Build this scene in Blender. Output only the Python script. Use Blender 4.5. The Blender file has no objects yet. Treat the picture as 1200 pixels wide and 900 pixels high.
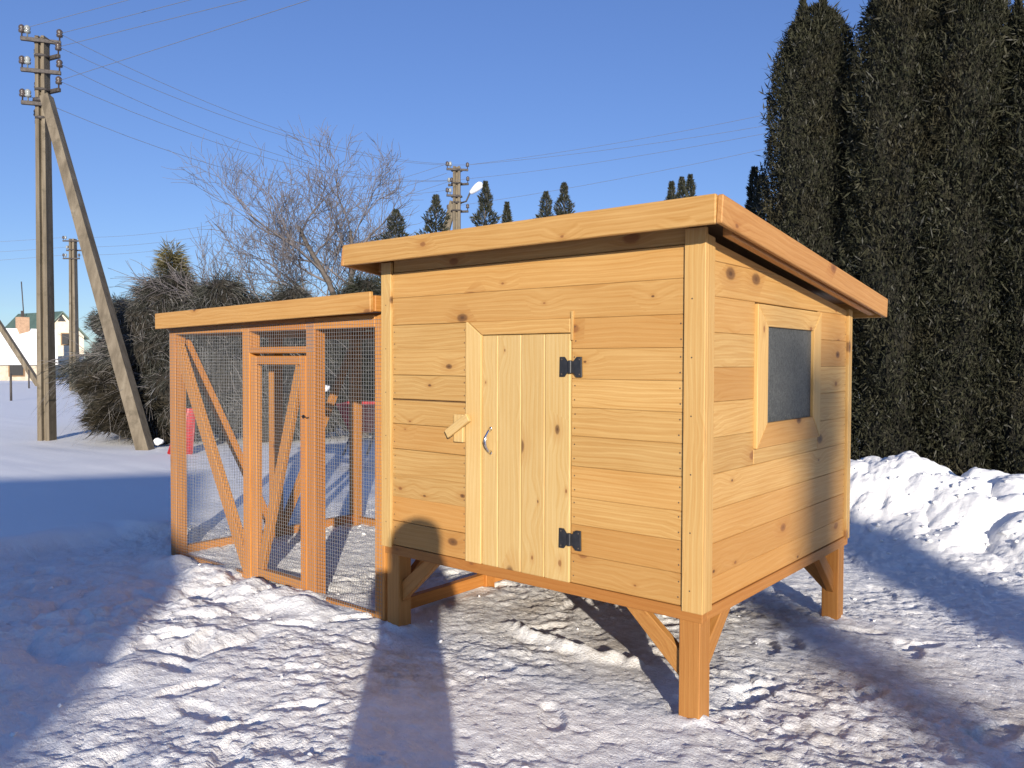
import bpy, bmesh, math, random
import numpy as np
from mathutils import Vector, Matrix

random.seed(7)
RNG = np.random.default_rng(7)
SC = bpy.context.scene
COL = SC.collection
R = math.radians

# ------------------------------------------------------------------ camera
CAM = np.array([1.4748, -3.0174, 1.5])
YAW, PITCH, ROLL, FPX = -0.6882, -0.0273, 0.0031, 948.82
_F = np.array([math.sin(YAW) * math.cos(PITCH), math.cos(YAW) * math.cos(PITCH), math.sin(PITCH)])
_R = np.array([math.cos(YAW), -math.sin(YAW), 0.0])
_U = np.cross(_R, _F)
CR = math.cos(ROLL) * _R + math.sin(ROLL) * _U
CU = -math.sin(ROLL) * _R + math.cos(ROLL) * _U
cam_d = bpy.data.cameras.new('camera')
cam_d.sensor_width = 36.0
cam_d.lens = FPX / 1200 * 36
cam_d.clip_start = 0.02
cam_d.clip_end = 6000
cam = bpy.data.objects.new('camera', cam_d)
COL.objects.link(cam)
m = Matrix.Identity(4)
for i in range(3):
    m[i][0], m[i][1], m[i][2], m[i][3] = CR[i], CU[i], -_F[i], CAM[i]
cam.matrix_world = m
SC.camera = cam

# ------------------------------------------------------------------ light
SUN_EL = R(13.0)
SUN_YAW = YAW + math.atan((484 - 600) / FPX)            # compass direction the light travels
LDIR = np.array([math.sin(SUN_YAW), math.cos(SUN_YAW)])
TAN_EL = math.tan(SUN_EL)
TO_SUN = Vector((-LDIR[0] * math.cos(SUN_EL), -LDIR[1] * math.cos(SUN_EL), math.sin(SUN_EL)))
sun_d = bpy.data.lights.new('sun', 'SUN')
sun_d.energy = 5.0
sun_d.angle = R(0.55)
sun_d.color = (1.0, 0.91, 0.78)
sun = bpy.data.objects.new('sun', sun_d)
COL.objects.link(sun)
sun.rotation_euler = TO_SUN.to_track_quat('Z', 'Y').to_euler()
sun.location = (6, -6, 8)

world = bpy.data.worlds.new('World')
SC.world = world
world.use_nodes = True
wn = world.node_tree.nodes
sky = wn.new('ShaderNodeTexSky')
sky.sky_type = 'NISHITA'
sky.sun_disc = False
sky.sun_elevation = SUN_EL
sky.sun_rotation = math.atan2(TO_SUN.x, TO_SUN.y)
sky.altitude = 0
sky.air_density = 0.9
sky.dust_density = 0.1
sky.ozone_density = 3.0
wn['Background'].inputs[1].default_value = 0.15
hsv = wn.new('ShaderNodeHueSaturation')
hsv.inputs['Saturation'].default_value = 1.12
hsv.inputs['Hue'].default_value = 0.520
world.node_tree.links.new(sky.outputs[0], hsv.inputs['Color'])
gam = wn.new('ShaderNodeGamma')
gam.inputs['Gamma'].default_value = 0.70
tint = wn.new('ShaderNodeMix'); tint.data_type = 'RGBA'; tint.blend_type = 'MULTIPLY'
tint.inputs[0].default_value = 1.0
tint.inputs[7].default_value = (0.79, 0.94, 1.17, 1)
world.node_tree.links.new(hsv.outputs[0], gam.inputs[0])
world.node_tree.links.new(gam.outputs[0], tint.inputs[6])
world.node_tree.links.new(tint.outputs[2], wn['Background'].inputs[0])

SC.view_settings.view_transform = 'Standard'
SC.view_settings.look = 'None'
SC.view_settings.gamma = 1
SC.view_settings.exposure = 0.46
SC.view_settings.use_curve_mapping = False
SC.render.engine = 'CYCLES'
SC.cycles.max_bounces = 6

# ------------------------------------------------------------------ surveying helpers (points read off the site)
def ray(px, py):
    return _F + (px - 600) / FPX * CR - (py - 450) / FPX * CU
def at(px, py, d):                     # d = metres ahead of the viewpoint
    return CAM + ray(px, py) * d
def gnd(px, py, z=0.0):
    r = ray(px, py)
    return CAM + r * ((z - CAM[2]) / r[2])
def gat(px, d, z=0.0):                 # ground point at sight line px, d metres ahead
    p = at(px, 424, d)
    return np.array([p[0], p[1], z])

# ------------------------------------------------------------------ numpy noise
_perm = np.random.default_rng(3).permutation(512)
_gr = np.array([[math.cos(a), math.sin(a)] for a in np.linspace(0, 2 * math.pi, 33)[:-1]])
def perlin(x, y, seed=0):
    xi = np.floor(x).astype(np.int64); yi = np.floor(y).astype(np.int64)
    xf = x - xi; yf = y - yi
    u = xf * xf * xf * (xf * (xf * 6 - 15) + 10); v = yf * yf * yf * (yf * (yf * 6 - 15) + 10)
    def g(ix, iy, dx, dy):
        h = _perm[(_perm[(ix + seed * 57) & 511] + iy) & 511] & 31
        return _gr[h, 0] * dx + _gr[h, 1] * dy
    a = g(xi, yi, xf, yf); b = g(xi + 1, yi, xf - 1, yf)
    c = g(xi, yi + 1, xf, yf - 1); d = g(xi + 1, yi + 1, xf - 1, yf - 1)
    return (a + u * (b - a)) * (1 - v) + (c + u * (d - c)) * v
def worley(x, y, seed=0):
    xi = np.floor(x).astype(np.int64); yi = np.floor(y).astype(np.int64)
    best = np.full(x.shape, 9.0)
    for dx in (-1, 0, 1):
        for dy in (-1, 0, 1):
            h = _perm[(_perm[(xi + dx + seed * 31) & 511] + yi + dy) & 511]
            h2 = _perm[(h + 91 + seed) & 511]
            px = xi + dx + 0.1 + 0.8 * h / 512; py = yi + dy + 0.1 + 0.8 * h2 / 512
            best = np.minimum(best, (px - x) ** 2 + (py - y) ** 2)
    return np.sqrt(best)
def sstep(a, b, x):
    t = np.clip((x - a) / (b - a), 0, 1)
    return t * t * (3 - 2 * t)

# ------------------------------------------------------------------ object helpers
def tag(o, label=None, cat=None, group=None, kind=None):
    if label: o['label'] = label
    if cat: o['category'] = cat
    if group: o['group'] = group
    if kind: o['kind'] = kind
    return o
def empty(name, loc, label, cat, group=None):
    o = bpy.data.objects.new(name, None)
    o.empty_display_size = 0.2
    o.location = loc
    COL.objects.link(o)
    return tag(o, label, cat, group)
def link(name, me, mat, parent=None, mw=None):
    o = bpy.data.objects.new(name, me)
    if mat is not None and len(me.materials) == 0: me.materials.append(mat)
    COL.objects.link(o)
    if mw is None: mw = Matrix.Identity(4)
    if parent is not None:
        o.parent = parent
        o.matrix_parent_inverse = wmat(parent).inverted()
    o.matrix_basis = mw
    WM[o.name] = mw
    return o
WM = {}
def wmat(o):
    if o.name in WM: return WM[o.name]
    return Matrix.Translation(o.location) if o.type == 'EMPTY' else Matrix.Identity(4)
def npmesh(name, V, Fc, smooth=False):
    V = np.asarray(V, dtype=np.float32); Fc = np.asarray(Fc, dtype=np.int32)
    me = bpy.data.meshes.new(name)
    k = Fc.shape[1]
    me.vertices.add(len(V)); me.vertices.foreach_set('co', V.ravel())
    me.loops.add(Fc.size); me.loops.foreach_set('vertex_index', Fc.ravel())
    me.polygons.add(len(Fc))
    me.polygons.foreach_set('loop_start', np.arange(0, Fc.size, k, dtype=np.int32))
    me.polygons.foreach_set('loop_total', np.full(len(Fc), k, dtype=np.int32))
    me.update(calc_edges=True)
    me.polygons.foreach_set('use_smooth', np.full(len(Fc), smooth))
    return me
def frame(o, ex, ey):
    ex = Vector(ex).normalized(); ey = Vector(ey); ey = (ey - ex * ey.dot(ex)).normalized(); ez = ex.cross(ey)
    M = Matrix.Identity(4)
    for i in range(3):
        M[i][0], M[i][1], M[i][2], M[i][3] = ex[i], ey[i], ez[i], o[i]
    return M
def prism(name, poly, t, org, ex, ey, mat, parent, bev=0.002):
    """polygon in the ex,ey plane extruded t along ex x ey, grain along ex"""
    cx = sum(p[0] for p in poly) / len(poly); cy = sum(p[1] for p in poly) / len(poly)
    bm = bmesh.new()
    a = [bm.verts.new((p[0] - cx, p[1] - cy, 0)) for p in poly]
    b = [bm.verts.new((p[0] - cx, p[1] - cy, t)) for p in poly]
    n = len(poly)
    bm.faces.new(a[::-1]); bm.faces.new(b)
    for i in range(n): bm.faces.new((a[i], a[(i + 1) % n], b[(i + 1) % n], b[i]))
    if bev: bmesh.ops.bevel(bm, geom=bm.edges[:], offset=bev, segments=1, affect='EDGES', clamp_overlap=True)
    bmesh.ops.recalc_face_normals(bm, faces=bm.faces[:])
    me = bpy.data.meshes.new(name); bm.to_mesh(me); bm.free()
    M = frame(org, ex, ey)
    M = M @ Matrix.Translation((cx, cy, 0))
    return link(name, me, mat, parent, M)
def board(name, p0, p1, w, t, up, mat, parent, bev=0.002):
    """board from p0 to p1 (centre line), width w along up, thickness t across"""
    p0 = Vector(p0); p1 = Vector(p1); L = (p1 - p0).length
    ex = (p1 - p0).normalized(); upv = Vector(up); ey = (upv - ex * upv.dot(ex)).normalized(); ez = ex.cross(ey)
    org = p0 - ez * (t / 2)
    return prism(name, [(0, -w / 2), (L, -w / 2), (L, w / 2), (0, w / 2)], t, org, ex, ey, mat, parent, bev)
def tube_mesh(pts, rad, n=6, caps=True):
    pts = [np.array(p, float) for p in pts]
    if not hasattr(rad, '__len__'): rad = [rad] * len(pts)
    V = []; Fc = []
    prev = None
    for i, p in enumerate(pts):
        d = pts[min(i + 1, len(pts) - 1)] - pts[max(i - 1, 0)]
        d = d / (np.linalg.norm(d) + 1e-12)
        if prev is None:
            u = np.cross(d, [0, 0, 1.0]) if abs(d[2]) < 0.9 else np.cross(d, [1.0, 0, 0])
        else: u = prev - d * prev.dot(d)
        u = u / (np.linalg.norm(u) + 1e-12); prev = u; v = np.cross(d, u)
        for k in range(n):
            a = 2 * math.pi * k / n
            V.append(p + rad[i] * (math.cos(a) * u + math.sin(a) * v))
    for i in range(len(pts) - 1):
        for k in range(n):
            Fc.append((i * n + k, i * n + (k + 1) % n, (i + 1) * n + (k + 1) % n, (i + 1) * n + k))
    me = bpy.data.meshes.new('tube')
    if caps:
        Fc = [tuple(f) for f in Fc] + [tuple(range(n))[::-1], tuple(range((len(pts) - 1) * n, len(pts) * n))]
    me.from_pydata([tuple(v) for v in V], [], Fc)
    me.polygons.foreach_set('use_smooth', [True] * len(me.polygons))
    me.update()
    return me
def tube(name, pts, rad, mat, parent=None, n=6):
    return link(name, tube_mesh(pts, rad, n), mat, parent)
def lathe(name, prof, org, axis, mat, parent, n=12):
    """prof: list of (r, h) along axis"""
    ax = Vector(axis).normalized()
    ref = Vector((0, 0, 1)) if abs(ax.z) < 0.9 else Vector((1, 0, 0))
    u = ax.cross(ref).normalized(); v = ax.cross(u)
    V = []; Fc = []
    for r, h in prof:
        for k in range(n):
            a = 2 * math.pi * k / n
            V.append(tuple(Vector(org) + ax * h + u * (r * math.cos(a)) + v * (r * math.sin(a))))
    for i in range(len(prof) - 1):
        for k in range(n):
            Fc.append((i * n + k, i * n + (k + 1) % n, (i + 1) * n + (k + 1) % n, (i + 1) * n + k))
    Fc.append(tuple(range(n))[::-1]); Fc.append(tuple(range((len(prof) - 1) * n, len(prof) * n)))
    me = bpy.data.meshes.new(name); me.from_pydata(V, [], Fc); me.update()
    me.polygons.foreach_set('use_smooth', [True] * len(me.polygons))
    return link(name, me, mat, parent)

# ------------------------------------------------------------------ materials
class NT:
    def __init__(s, name):
        s.m = bpy.data.materials.new(name); s.m.use_nodes = True
        s.t = s.m.node_tree; s.n = s.t.nodes; s.b = s.n['Principled BSDF']
    def new(s, typ, **kw):
        n = s.n.new('ShaderNode' + typ)
        for k, v in kw.items(): setattr(n, k, v)
        return n
    def l(s, a, b): s.t.links.new(a, b)
    def math(s, op, a, b=None, c=None):
        n = s.new('Math', operation=op)
        for i, v in enumerate((a, b, c)):
            if v is None: continue
            if isinstance(v, (int, float)): n.inputs[i].default_value = v
            else: s.l(v, n.inputs[i])
        return n.outputs[0]
    def mix(s, f, a, b, bt='MIX'):
        n = s.new('Mix', data_type='RGBA', blend_type=bt)
        for i, v in ((0, f), (6, a), (7, b)):
            if isinstance(v, (int, float)): n.inputs[i].default_value = v
            elif isinstance(v, tuple): n.inputs[i].default_value = (*v, 1)
            else: s.l(v, n.inputs[i])
        return n.outputs[2]
    def ramp(s, f, stops):
        n = s.new('ValToRGB'); e = n.color_ramp.elements
        while len(e) < len(stops): e.new(0.5)
        for el, (p, c) in zip(e, stops):
            el.position = p; el.color = (*c, 1) if isinstance(c, tuple) else (c, c, c, 1)
        s.l(f, n.inputs[0]); return n.outputs[0]
    def maprange(s, v, a, b, c=0.0, d=1.0):
        n = s.new('MapRange'); n.clamp = True
        s.l(v, n.inputs[0])
        for i, x in enumerate((a, b, c, d)): n.inputs[i + 1].default_value = x
        return n.outputs[0]
    def noise(s, vec, scale, detail=3, rough=0.5, dist=0.0):
        n = s.new('TexNoise'); n.inputs['Scale'].default_value = scale; n.inputs['Detail'].default_value = detail
        n.inputs['Roughness'].default_value = rough; n.inputs['Distortion'].default_value = dist
        if vec is not None: s.l(vec, n.inputs['Vector'])
        return n.outputs[0]
    def vmap(s, vec, scale=(1, 1, 1)):
        n = s.new('Mapping'); n.inputs['Scale'].default_value = scale; s.l(vec, n.inputs[0]); return n
    def bump(s, h, strength, dist):
        n = s.new('Bump'); (setattr(n.inputs['Strength'], 'default_value', strength) if isinstance(strength, (int, float)) else s.l(strength, n.inputs['Strength'])); n.inputs['Distance'].default_value = dist
        s.l(h, n.inputs['Height']); s.l(n.outputs[0], s.b.inputs['Normal']); return n
    def set(s, **kw):
        for k, v in kw.items():
            i = s.b.inputs[k.replace('_', ' ')]
            if isinstance(v, (int, float)): i.default_value = v
            elif isinstance(v, tuple): i.default_value = (*v, 1) if len(v) == 3 else v
            else: s.l(v, i)

def wood(name, light, dark, orange=0.5, knots=1.0, rough=0.55):
    w = NT(name)
    tc = w.new('TexCoord'); oi = w.new('ObjectInfo')
    off = w.new('CombineXYZ')
    w.l(w.math('MULTIPLY', oi.outputs['Random'], 37.0), off.inputs[0])
    w.l(w.math('MULTIPLY', oi.outputs['Random'], 91.0), off.inputs[1])
    w.l(w.math('MULTIPLY', oi.outputs['Random'], 53.0), off.inputs[2])
    add = w.new('VectorMath', operation='ADD'); w.l(tc.outputs['Object'], add.inputs[0]); w.l(off.outputs[0], add.inputs[1])
    P = add.outputs[0]
    # knots
    mk = w.vmap(P, (3.6, 6.2, 6.2))
    vo = w.new('TexVoronoi', voronoi_dimensions='2D'); vo.inputs['Scale'].default_value = 1.0; vo.inputs['Randomness'].default_value = 0.9
    w.l(mk.outputs[0], vo.inputs['Vector'])
    kd = vo.outputs['Distance']
    sel = w.new('SeparateColor'); w.l(vo.outputs['Color'], sel.inputs[0])
    on = w.math('GREATER_THAN', sel.outputs[0], 1 - 0.46 * knots)
    size = w.math('MULTIPLY_ADD', w.math('POWER', sel.outputs[1], 2.2), 0.150, 0.026)
    kn = w.noise(P, 60, 2)
    kdn = w.math('MULTIPLY_ADD', kn, 0.03, w.math('SUBTRACT', kd, 0.015))
    rel = w.math('DIVIDE', kdn, size)
    knot = w.math('MULTIPLY', w.maprange(rel, 1.15, 0.75), on)
    core = w.math('MULTIPLY', w.maprange(rel, 0.55, 0.2), on)
    halo = w.math('MULTIPLY', w.maprange(rel, 3.6, 0.9), on)
    # grain lines bending round the knots
    swell = w.math('MULTIPLY', w.math('MULTIPLY', w.maprange(kd, 0.45, 0.0), on), 0.035)
    warp = w.noise(w.vmap(P, (1.3, 6, 6)).outputs[0], 1.0, 2)
    sep = w.new('SeparateXYZ'); w.l(P, sep.inputs[0])
    yy = w.math('ADD', w.math('MULTIPLY_ADD', warp, 0.085, sep.outputs[1]), w.math('MULTIPLY', sep.outputs[2], 0.6))
    yy = w.math('ADD', yy, swell)
    ring = w.math('SINE', w.math('MULTIPLY', yy, 520.0))
    ring2 = w.math('SINE', w.math('MULTIPLY', yy, 231.0))
    rings = w.math('MULTIPLY_ADD', ring2, 0.5, w.math('MULTIPLY', ring, 0.35))
    fib = w.noise(w.vmap(P, (4, 130, 130)).outputs[0], 1.0, 4, 0.65)
    blot = w.noise(w.vmap(P, (2.2, 7, 7)).outputs[0], 1.0, 3)
    g = w.math('MULTIPLY_ADD', rings, 0.20, w.math('MULTIPLY_ADD', fib, 0.72, w.math('MULTIPLY', blot, 0.42)))
    col = w.ramp(g, [(0.28, light), (0.86, dark)])
    # every board has a tone of its own
    tone = w.math('MULTIPLY_ADD', oi.outputs['Random'], 1.0, 0.0)
    orng = tuple(a * b for a, b in zip(dark, (1.0, 0.80, 0.60)))
    col = w.mix(w.math('MULTIPLY', w.maprange(tone, 0.30, 0.95), orange * 1.35), col, orng)
    hs = w.new('HueSaturation'); w.l(col, hs.inputs['Color'])
    w.l(w.math('MULTIPLY_ADD', w.math('FRACT', w.math('MULTIPLY', oi.outputs['Random'], 17.0)), 0.20, 0.90), hs.inputs['Value'])
    col = hs.outputs[0]
    col = w.mix(w.math('MULTIPLY', halo, 0.34), col, tuple(a * b for a, b in zip(dark, (0.72, 0.52, 0.36))))
    col = w.mix(w.math('MULTIPLY', knot, 0.72), col, w.mix(w.math('GREATER_THAN', sel.outputs[2], 0.55), (0.20, 0.078, 0.026), (0.09, 0.038, 0.018)))
    col = w.mix(w.math('MULTIPLY', core, w.math('MULTIPLY', sel.outputs[2], 0.7)), col, (0.04, 0.018, 0.010))
    w.set(Base_Color=col, Roughness=w.math('MULTIPLY_ADD', fib, 0.25, rough - 0.12))
    w.b.inputs['Specular IOR Level'].default_value = 0.28
    w.bump(w.math('MULTIPLY_ADD', rings, 0.3, w.math('MULTIPLY', fib, 1.0)), 0.35, 0.0012)
    return w.m

M_WALL = wood('pine_cladding', (0.53, 0.335, 0.125), (0.405, 0.216, 0.062), 0.42)
M_DOOR = wood('pale_pine', (0.58, 0.415, 0.185), (0.5, 0.31, 0.105), 0.1, 0.7)
M_TRIM = wood('pine_trim', (0.54, 0.365, 0.145), (0.45, 0.255, 0.08), 0.15, 0.8)
M_FASC = wood('fascia_pine', (0.54, 0.33, 0.12), (0.4, 0.205, 0.054), 0.25, 0.9)
M_FASC2 = wood('fascia_orange', (0.5, 0.262, 0.088), (0.38, 0.17, 0.046), 0.3, 0.6)
M_LEG = wood('leg_pine', (0.429, 0.212, 0.061), (0.318, 0.135, 0.032), 0.35, 0.35)
M_RUN = wood('stained_orange', (0.53, 0.24, 0.062), (0.395, 0.158, 0.032), 0.35, 0.35)
M_ROUGH = wood('rough_board', (0.296, 0.182, 0.086), (0.207, 0.117, 0.054), 0.2, 0.5)

def simple(name, col, rough=0.6, metal=0.0, nscale=0, namp=0.25, bump=0.0, spec=0.5):
    w = NT(name)
    w.set(Roughness=rough, Metallic=metal); w.b.inputs['Specular IOR Level'].default_value = spec
    if nscale:
        tc = w.new('TexCoord')
        n = w.noise(tc.outputs['Object'], nscale, 4, 0.6)
        w.set(Base_Color=w.ramp(n, [(0.3, tuple(c * (1 - namp) for c in col)), (0.7, tuple(min(1, c * (1 + namp)) for c in col))]))
        if bump: w.bump(n, 0.6, bump)
    else: w.set(Base_Color=col)
    return w.m
M_BLACK = simple('black_iron', (0.018, 0.018, 0.02), 0.45, 0.0, 60, 0.4, 0.0008)
M_CHROME = simple('chrome', (0.75, 0.75, 0.76), 0.16, 1.0)
M_NAIL = simple('nail_steel', (0.06, 0.045, 0.035), 0.6)
M_WIRE = simple('galvanised_wire', (0.235, 0.24, 0.245), 0.5, 0.0)
M_CABLE = simple('cable', (0.17, 0.175, 0.185), 0.6)
M_FELT = simple('roofing_felt', (0.05, 0.05, 0.055), 0.9, 0, 30, 0.3, 0.002)
M_STEEL = simple('rusty_steel', (0.07, 0.06, 0.055), 0.7, 0.3, 20, 0.4)
M_PORC = simple('porcelain', (0.07, 0.055, 0.05), 0.25)
M_GLASSI = simple('glass_insulator', (0.26, 0.28, 0.28), 0.15)
M_LAMPW = simple('white_enamel', (0.8, 0.8, 0.8), 0.35)
M_RED = simple('red_plastic', (0.36, 0.018, 0.020), 0.45, 0, 8, 0.2)
M_GREYM = simple('grey_tube', (0.16, 0.17, 0.2), 0.4, 0.5)
M_RUBBER = simple('black_rubber', (0.02, 0.02, 0.02), 0.8)
M_DARK = simple('dark_interior', (0.02, 0.02, 0.022), 0.7)
M_PLASTER = simple('plaster', (0.62, 0.55, 0.43), 0.9, 0, 3, 0.12)
M_PLASTER2 = simple('grey_brick', (0.48, 0.42, 0.33), 0.9, 0, 4, 0.2)
M_GREEN = simple('green_roof', (0.075, 0.12, 0.095), 0.6, 0, 2, 0.2)
M_BRICK = simple('chimney_brick', (0.42, 0.27, 0.17), 0.9, 0, 6, 0.2)
M_COAT = simple('dark_coat', (0.04, 0.05, 0.08), 0.9, 0, 20, 0.2)
M_JEANS = simple('jeans', (0.05, 0.07, 0.12), 0.9, 0, 30, 0.2)
M_SKIN = simple('skin', (0.55, 0.33, 0.24), 0.5)
M_HAIR = simple('hair', (0.05, 0.03, 0.02), 0.7)

def concrete():
    w = NT('weathered_concrete'); tc = w.new('TexCoord')
    n = w.noise(tc.outputs['Object'], 5, 6, 0.65); n2 = w.noise(w.vmap(tc.outputs['Object'], (8, 8, 0.7)).outputs[0], 1.0, 4, 0.6)
    c = w.ramp(n2, [(0.3, (0.095, 0.076, 0.051)), (0.55, (0.165, 0.135, 0.095)), (0.8, (0.24, 0.205, 0.15))])
    c = w.mix(w.maprange(n, 0.52, 0.68), c, (0.10, 0.082, 0.055))
    w.set(Base_Color=c, Roughness=0.9)
    w.bump(w.noise(tc.outputs['Object'], 60, 4, 0.7), 0.6, 0.006)
    return w.m
M_CONC = concrete()

def snow(name, dirt=1.0):
    w = NT(name); ge = w.new('NewGeometry'); P = ge.outputs['Position']
    big = w.noise(P, 0.8, 4, 0.6); mid = w.noise(P, 5.5, 5, 0.65); fine = w.noise(P, 34, 5, 0.7)
    at_ = w.new('Attribute'); at_.attribute_name = 'tread'
    tread = at_.outputs['Fac']
    ad = w.new('Attribute'); ad.attribute_name = 'dirt'; dirtv = ad.outputs['Fac']
    f = w.math('MULTIPLY_ADD', mid, 0.55, w.math('MULTIPLY_ADD', big, 0.45, w.math('MULTIPLY', fine, 0.35)))
    dm = w.math('MULTIPLY', w.maprange(w.math('MULTIPLY_ADD', dirtv, 0.10, f), 0.62, 0.86), w.math('MULTIPLY', tread, w.math('MULTIPLY_ADD', dirtv, 0.55, 0.26)))
    c = w.mix(dm, (0.88, 0.875, 0.865), (0.40, 0.345, 0.28))
    sp = w.math('MULTIPLY', w.maprange(w.noise(P, 75, 2, 0.5), 0.70, 0.76), w.math('MULTIPLY', tread, w.maprange(mid, 0.5, 0.68)))
    c = w.mix(w.math('MULTIPLY', sp, 0.75 * dirt), c, (0.12, 0.095, 0.07))
    w.set(Base_Color=c, Roughness=0.62)
    w.b.inputs['Specular IOR Level'].default_value = 0.25
    rotm = w.new('Mapping'); rotm.inputs['Rotation'].default_value = (0, 0, 0.69); rotm.inputs['Scale'].default_value = (26, 80, 60); w.l(P, rotm.inputs[0])
    streak = w.noise(rotm.outputs[0], 1.0, 4, 0.65, 0.6)
    h = w.math('MULTIPLY_ADD', streak, 1.1, w.math('MULTIPLY_ADD', w.noise(P, 110, 4, 0.65), 0.7, w.math('MULTIPLY', fine, 1.2)))
    w.bump(h, w.math('MULTIPLY_ADD', tread, 0.5, 0.2), 0.012)
    return w.m
M_SNOW = snow('snow')
M_SNOWC = simple('clean_snow', (0.87, 0.87, 0.87), 0.6, 0, 40, 0.03, 0.006, 0.25)

def foliage(name, stops, rough=0.75, frost=0.0, fscale=3.0):
    w = NT(name); ge = w.new('NewGeometry')
    c = w.ramp(ge.outputs['Random Per Island'], stops)
    n = w.noise(ge.outputs['Position'], fscale, 3, 0.6)
    hs = w.new('HueSaturation'); w.l(c, hs.inputs['Color']); w.l(w.maprange(n, 0.3, 0.7, 0.7, 1.25), hs.inputs['Value'])
    pc = w.noise(ge.outputs['Position'], 1.7, 4, 0.6)
    col = w.mix(w.math('MULTIPLY', w.maprange(pc, 0.52, 0.66), frost), hs.outputs[0], tuple(a * b for a, b in zip(stops[2][1], (0.85, 0.66, 0.50))))
    pg = w.noise(ge.outputs['Position'], 2.9, 3, 0.6)
    col = w.mix(w.math('MULTIPLY', w.maprange(pg, 0.56, 0.70), frost), col, tuple(a * b for a, b in zip(stops[2][1], (0.95, 1.02, 1.25))))
    w.set(Base_Color=col, Roughness=rough); w.b.inputs['Specular IOR Level'].default_value = 0.2
    return w.m
M_THUJA = foliage('thuja_green', [(0.0, (0.013, 0.015, 0.008)), (0.45, (0.027, 0.028, 0.014)), (0.88, (0.045, 0.043, 0.026)), (1.0, (0.085, 0.085, 0.075))], frost=0.4)
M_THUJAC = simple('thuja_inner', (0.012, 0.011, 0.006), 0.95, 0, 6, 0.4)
M_JUN = foliage('juniper_grey', [(0.0, (0.020, 0.022, 0.017)), (0.4, (0.043, 0.045, 0.035)), (0.8, (0.080, 0.078, 0.066)), (0.97, (0.19, 0.19, 0.185))])
M_JUNB = foliage('juniper_brown', [(0.0, (0.012, 0.012, 0.008)), (0.5, (0.030, 0.026, 0.016)), (0.85, (0.055, 0.043, 0.027)), (1.0, (0.12, 0.11, 0.095))])
M_PINE = foliage('pine_bluegreen', [(0.0, (0.035, 0.042, 0.036)), (0.5, (0.075, 0.085, 0.075)), (0.9, (0.15, 0.16, 0.16))])
M_SPR = foliage('spruce_tip', [(0.0, (0.016, 0.020, 0.012)), (0.6, (0.035, 0.038, 0.022)), (0.95, (0.10, 0.10, 0.09))])
M_OLIVE = foliage('olive_tip', [(0.0, (0.06, 0.055, 0.02)), (0.6, (0.13, 0.11, 0.045)), (0.95, (0.22, 0.20, 0.13))])
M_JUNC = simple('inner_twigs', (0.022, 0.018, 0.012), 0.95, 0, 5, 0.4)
M_BARK = simple('bark', (0.10, 0.085, 0.075), 0.9, 0, 12, 0.35, 0.01)
M_FROST = simple('frosted_twig', (0.22, 0.20, 0.185), 0.85, 0, 2, 0.5)
M_TWIG = simple('twig_bark', (0.155, 0.138, 0.14), 0.85, 0, 3, 0.3)

def pane_mat():
    w = NT('frosted_glass'); tc = w.new('TexCoord')
    n = w.noise(tc.outputs['Object'], 70, 3, 0.6, 1.0)
    n2 = w.noise(tc.outputs['Object'], 14, 2)
    sep = w.new('SeparateXYZ'); w.l(tc.outputs['Object'], sep.inputs[0])
    frost = w.math('MULTIPLY', w.maprange(sep.outputs[1], -0.12, -0.215), w.maprange(w.noise(tc.outputs['Object'], 45, 3, 0.6), 0.45, 0.62))
    c = w.ramp(n, [(0.3, (0.055, 0.056, 0.052)), (0.7, (0.112, 0.113, 0.106))])
    c = w.mix(w.math('MULTIPLY', frost, 0.8), c, (0.04, 0.045, 0.045))
    w.set(Base_Color=c, Roughness=0.5); w.b.inputs['Specular IOR Level'].default_value = 0.12
    w.bump(w.math('MULTIPLY_ADD', n2, 0.3, n), 0.6, 0.003)
    return w.m
M_PANE = pane_mat()
#@@GROUND
# ------------------------------------------------------------------ snow-covered ground: one sheet to the horizon
def axis(lo, hi, step, far):
    core = list(np.arange(lo, hi + 1e-6, step))
    def grow(x, sgn):
        out = []; s = step
        while abs(x) < far:
            s *= 1.09; x += sgn * s; out.append(x)
        return out
    return np.array(grow(lo, -1)[::-1] + core + grow(hi, 1))
RIDGE = [gnd(598, 735), gnd(640, 752), gnd(690, 768), gnd(742, 779)]
BANK_A = gat(975, 7.6); BANK_B = gat(1200, 6.35)
_bd = (BANK_B - BANK_A)[:2]; BANK_L = np.linalg.norm(_bd); _bd = _bd / BANK_L
_bn = np.array([-_bd[1], _bd[0]])
if np.dot(_bn, CAM[:2] - BANK_A[:2]) < 0: _bn = -_bn           # towards the viewer
BERM = [gnd(-60, 672), gnd(60, 642), gnd(140, 630), gnd(205, 632)]
LUMPC = gnd(60, 730)
def seg_dist(X, Y, pts):
    best = np.full(X.shape, 1e9)
    for a, b in zip(pts[:-1], pts[1:]):
        d = (b - a)[:2]; L2 = d @ d
        t = np.clip(((X - a[0]) * d[0] + (Y - a[1]) * d[1]) / L2, 0, 1)
        best = np.minimum(best, np.hypot(X - a[0] - t * d[0], Y - a[1] - t * d[1]))
    return best
def tread_mask(X, Y):
    # the trampled yard: everything right of / in front of the untouched field on the left
    d = (BERM[-1] - BERM[0])[:2]; d = d / np.linalg.norm(d); n = np.array([-d[1], d[0]])
    side = (X - BERM[0][0]) * n[0] + (Y - BERM[0][1]) * n[1]      # >0 beyond the berm
    side = side + 0.35 * perlin(X * 0.9, Y * 0.9, 5) + 0.1 * perlin(X * 3, Y * 3, 6)
    beyond = sstep(-0.1, 0.25, side)
    inrun = sstep(-4.75, -4.5, X) * (1 - sstep(2.3, 2.9, Y))
    tr = np.maximum(1 - beyond, inrun)
    tr *= 1 - sstep(11, 16, np.hypot(X, Y))
    return tr
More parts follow.
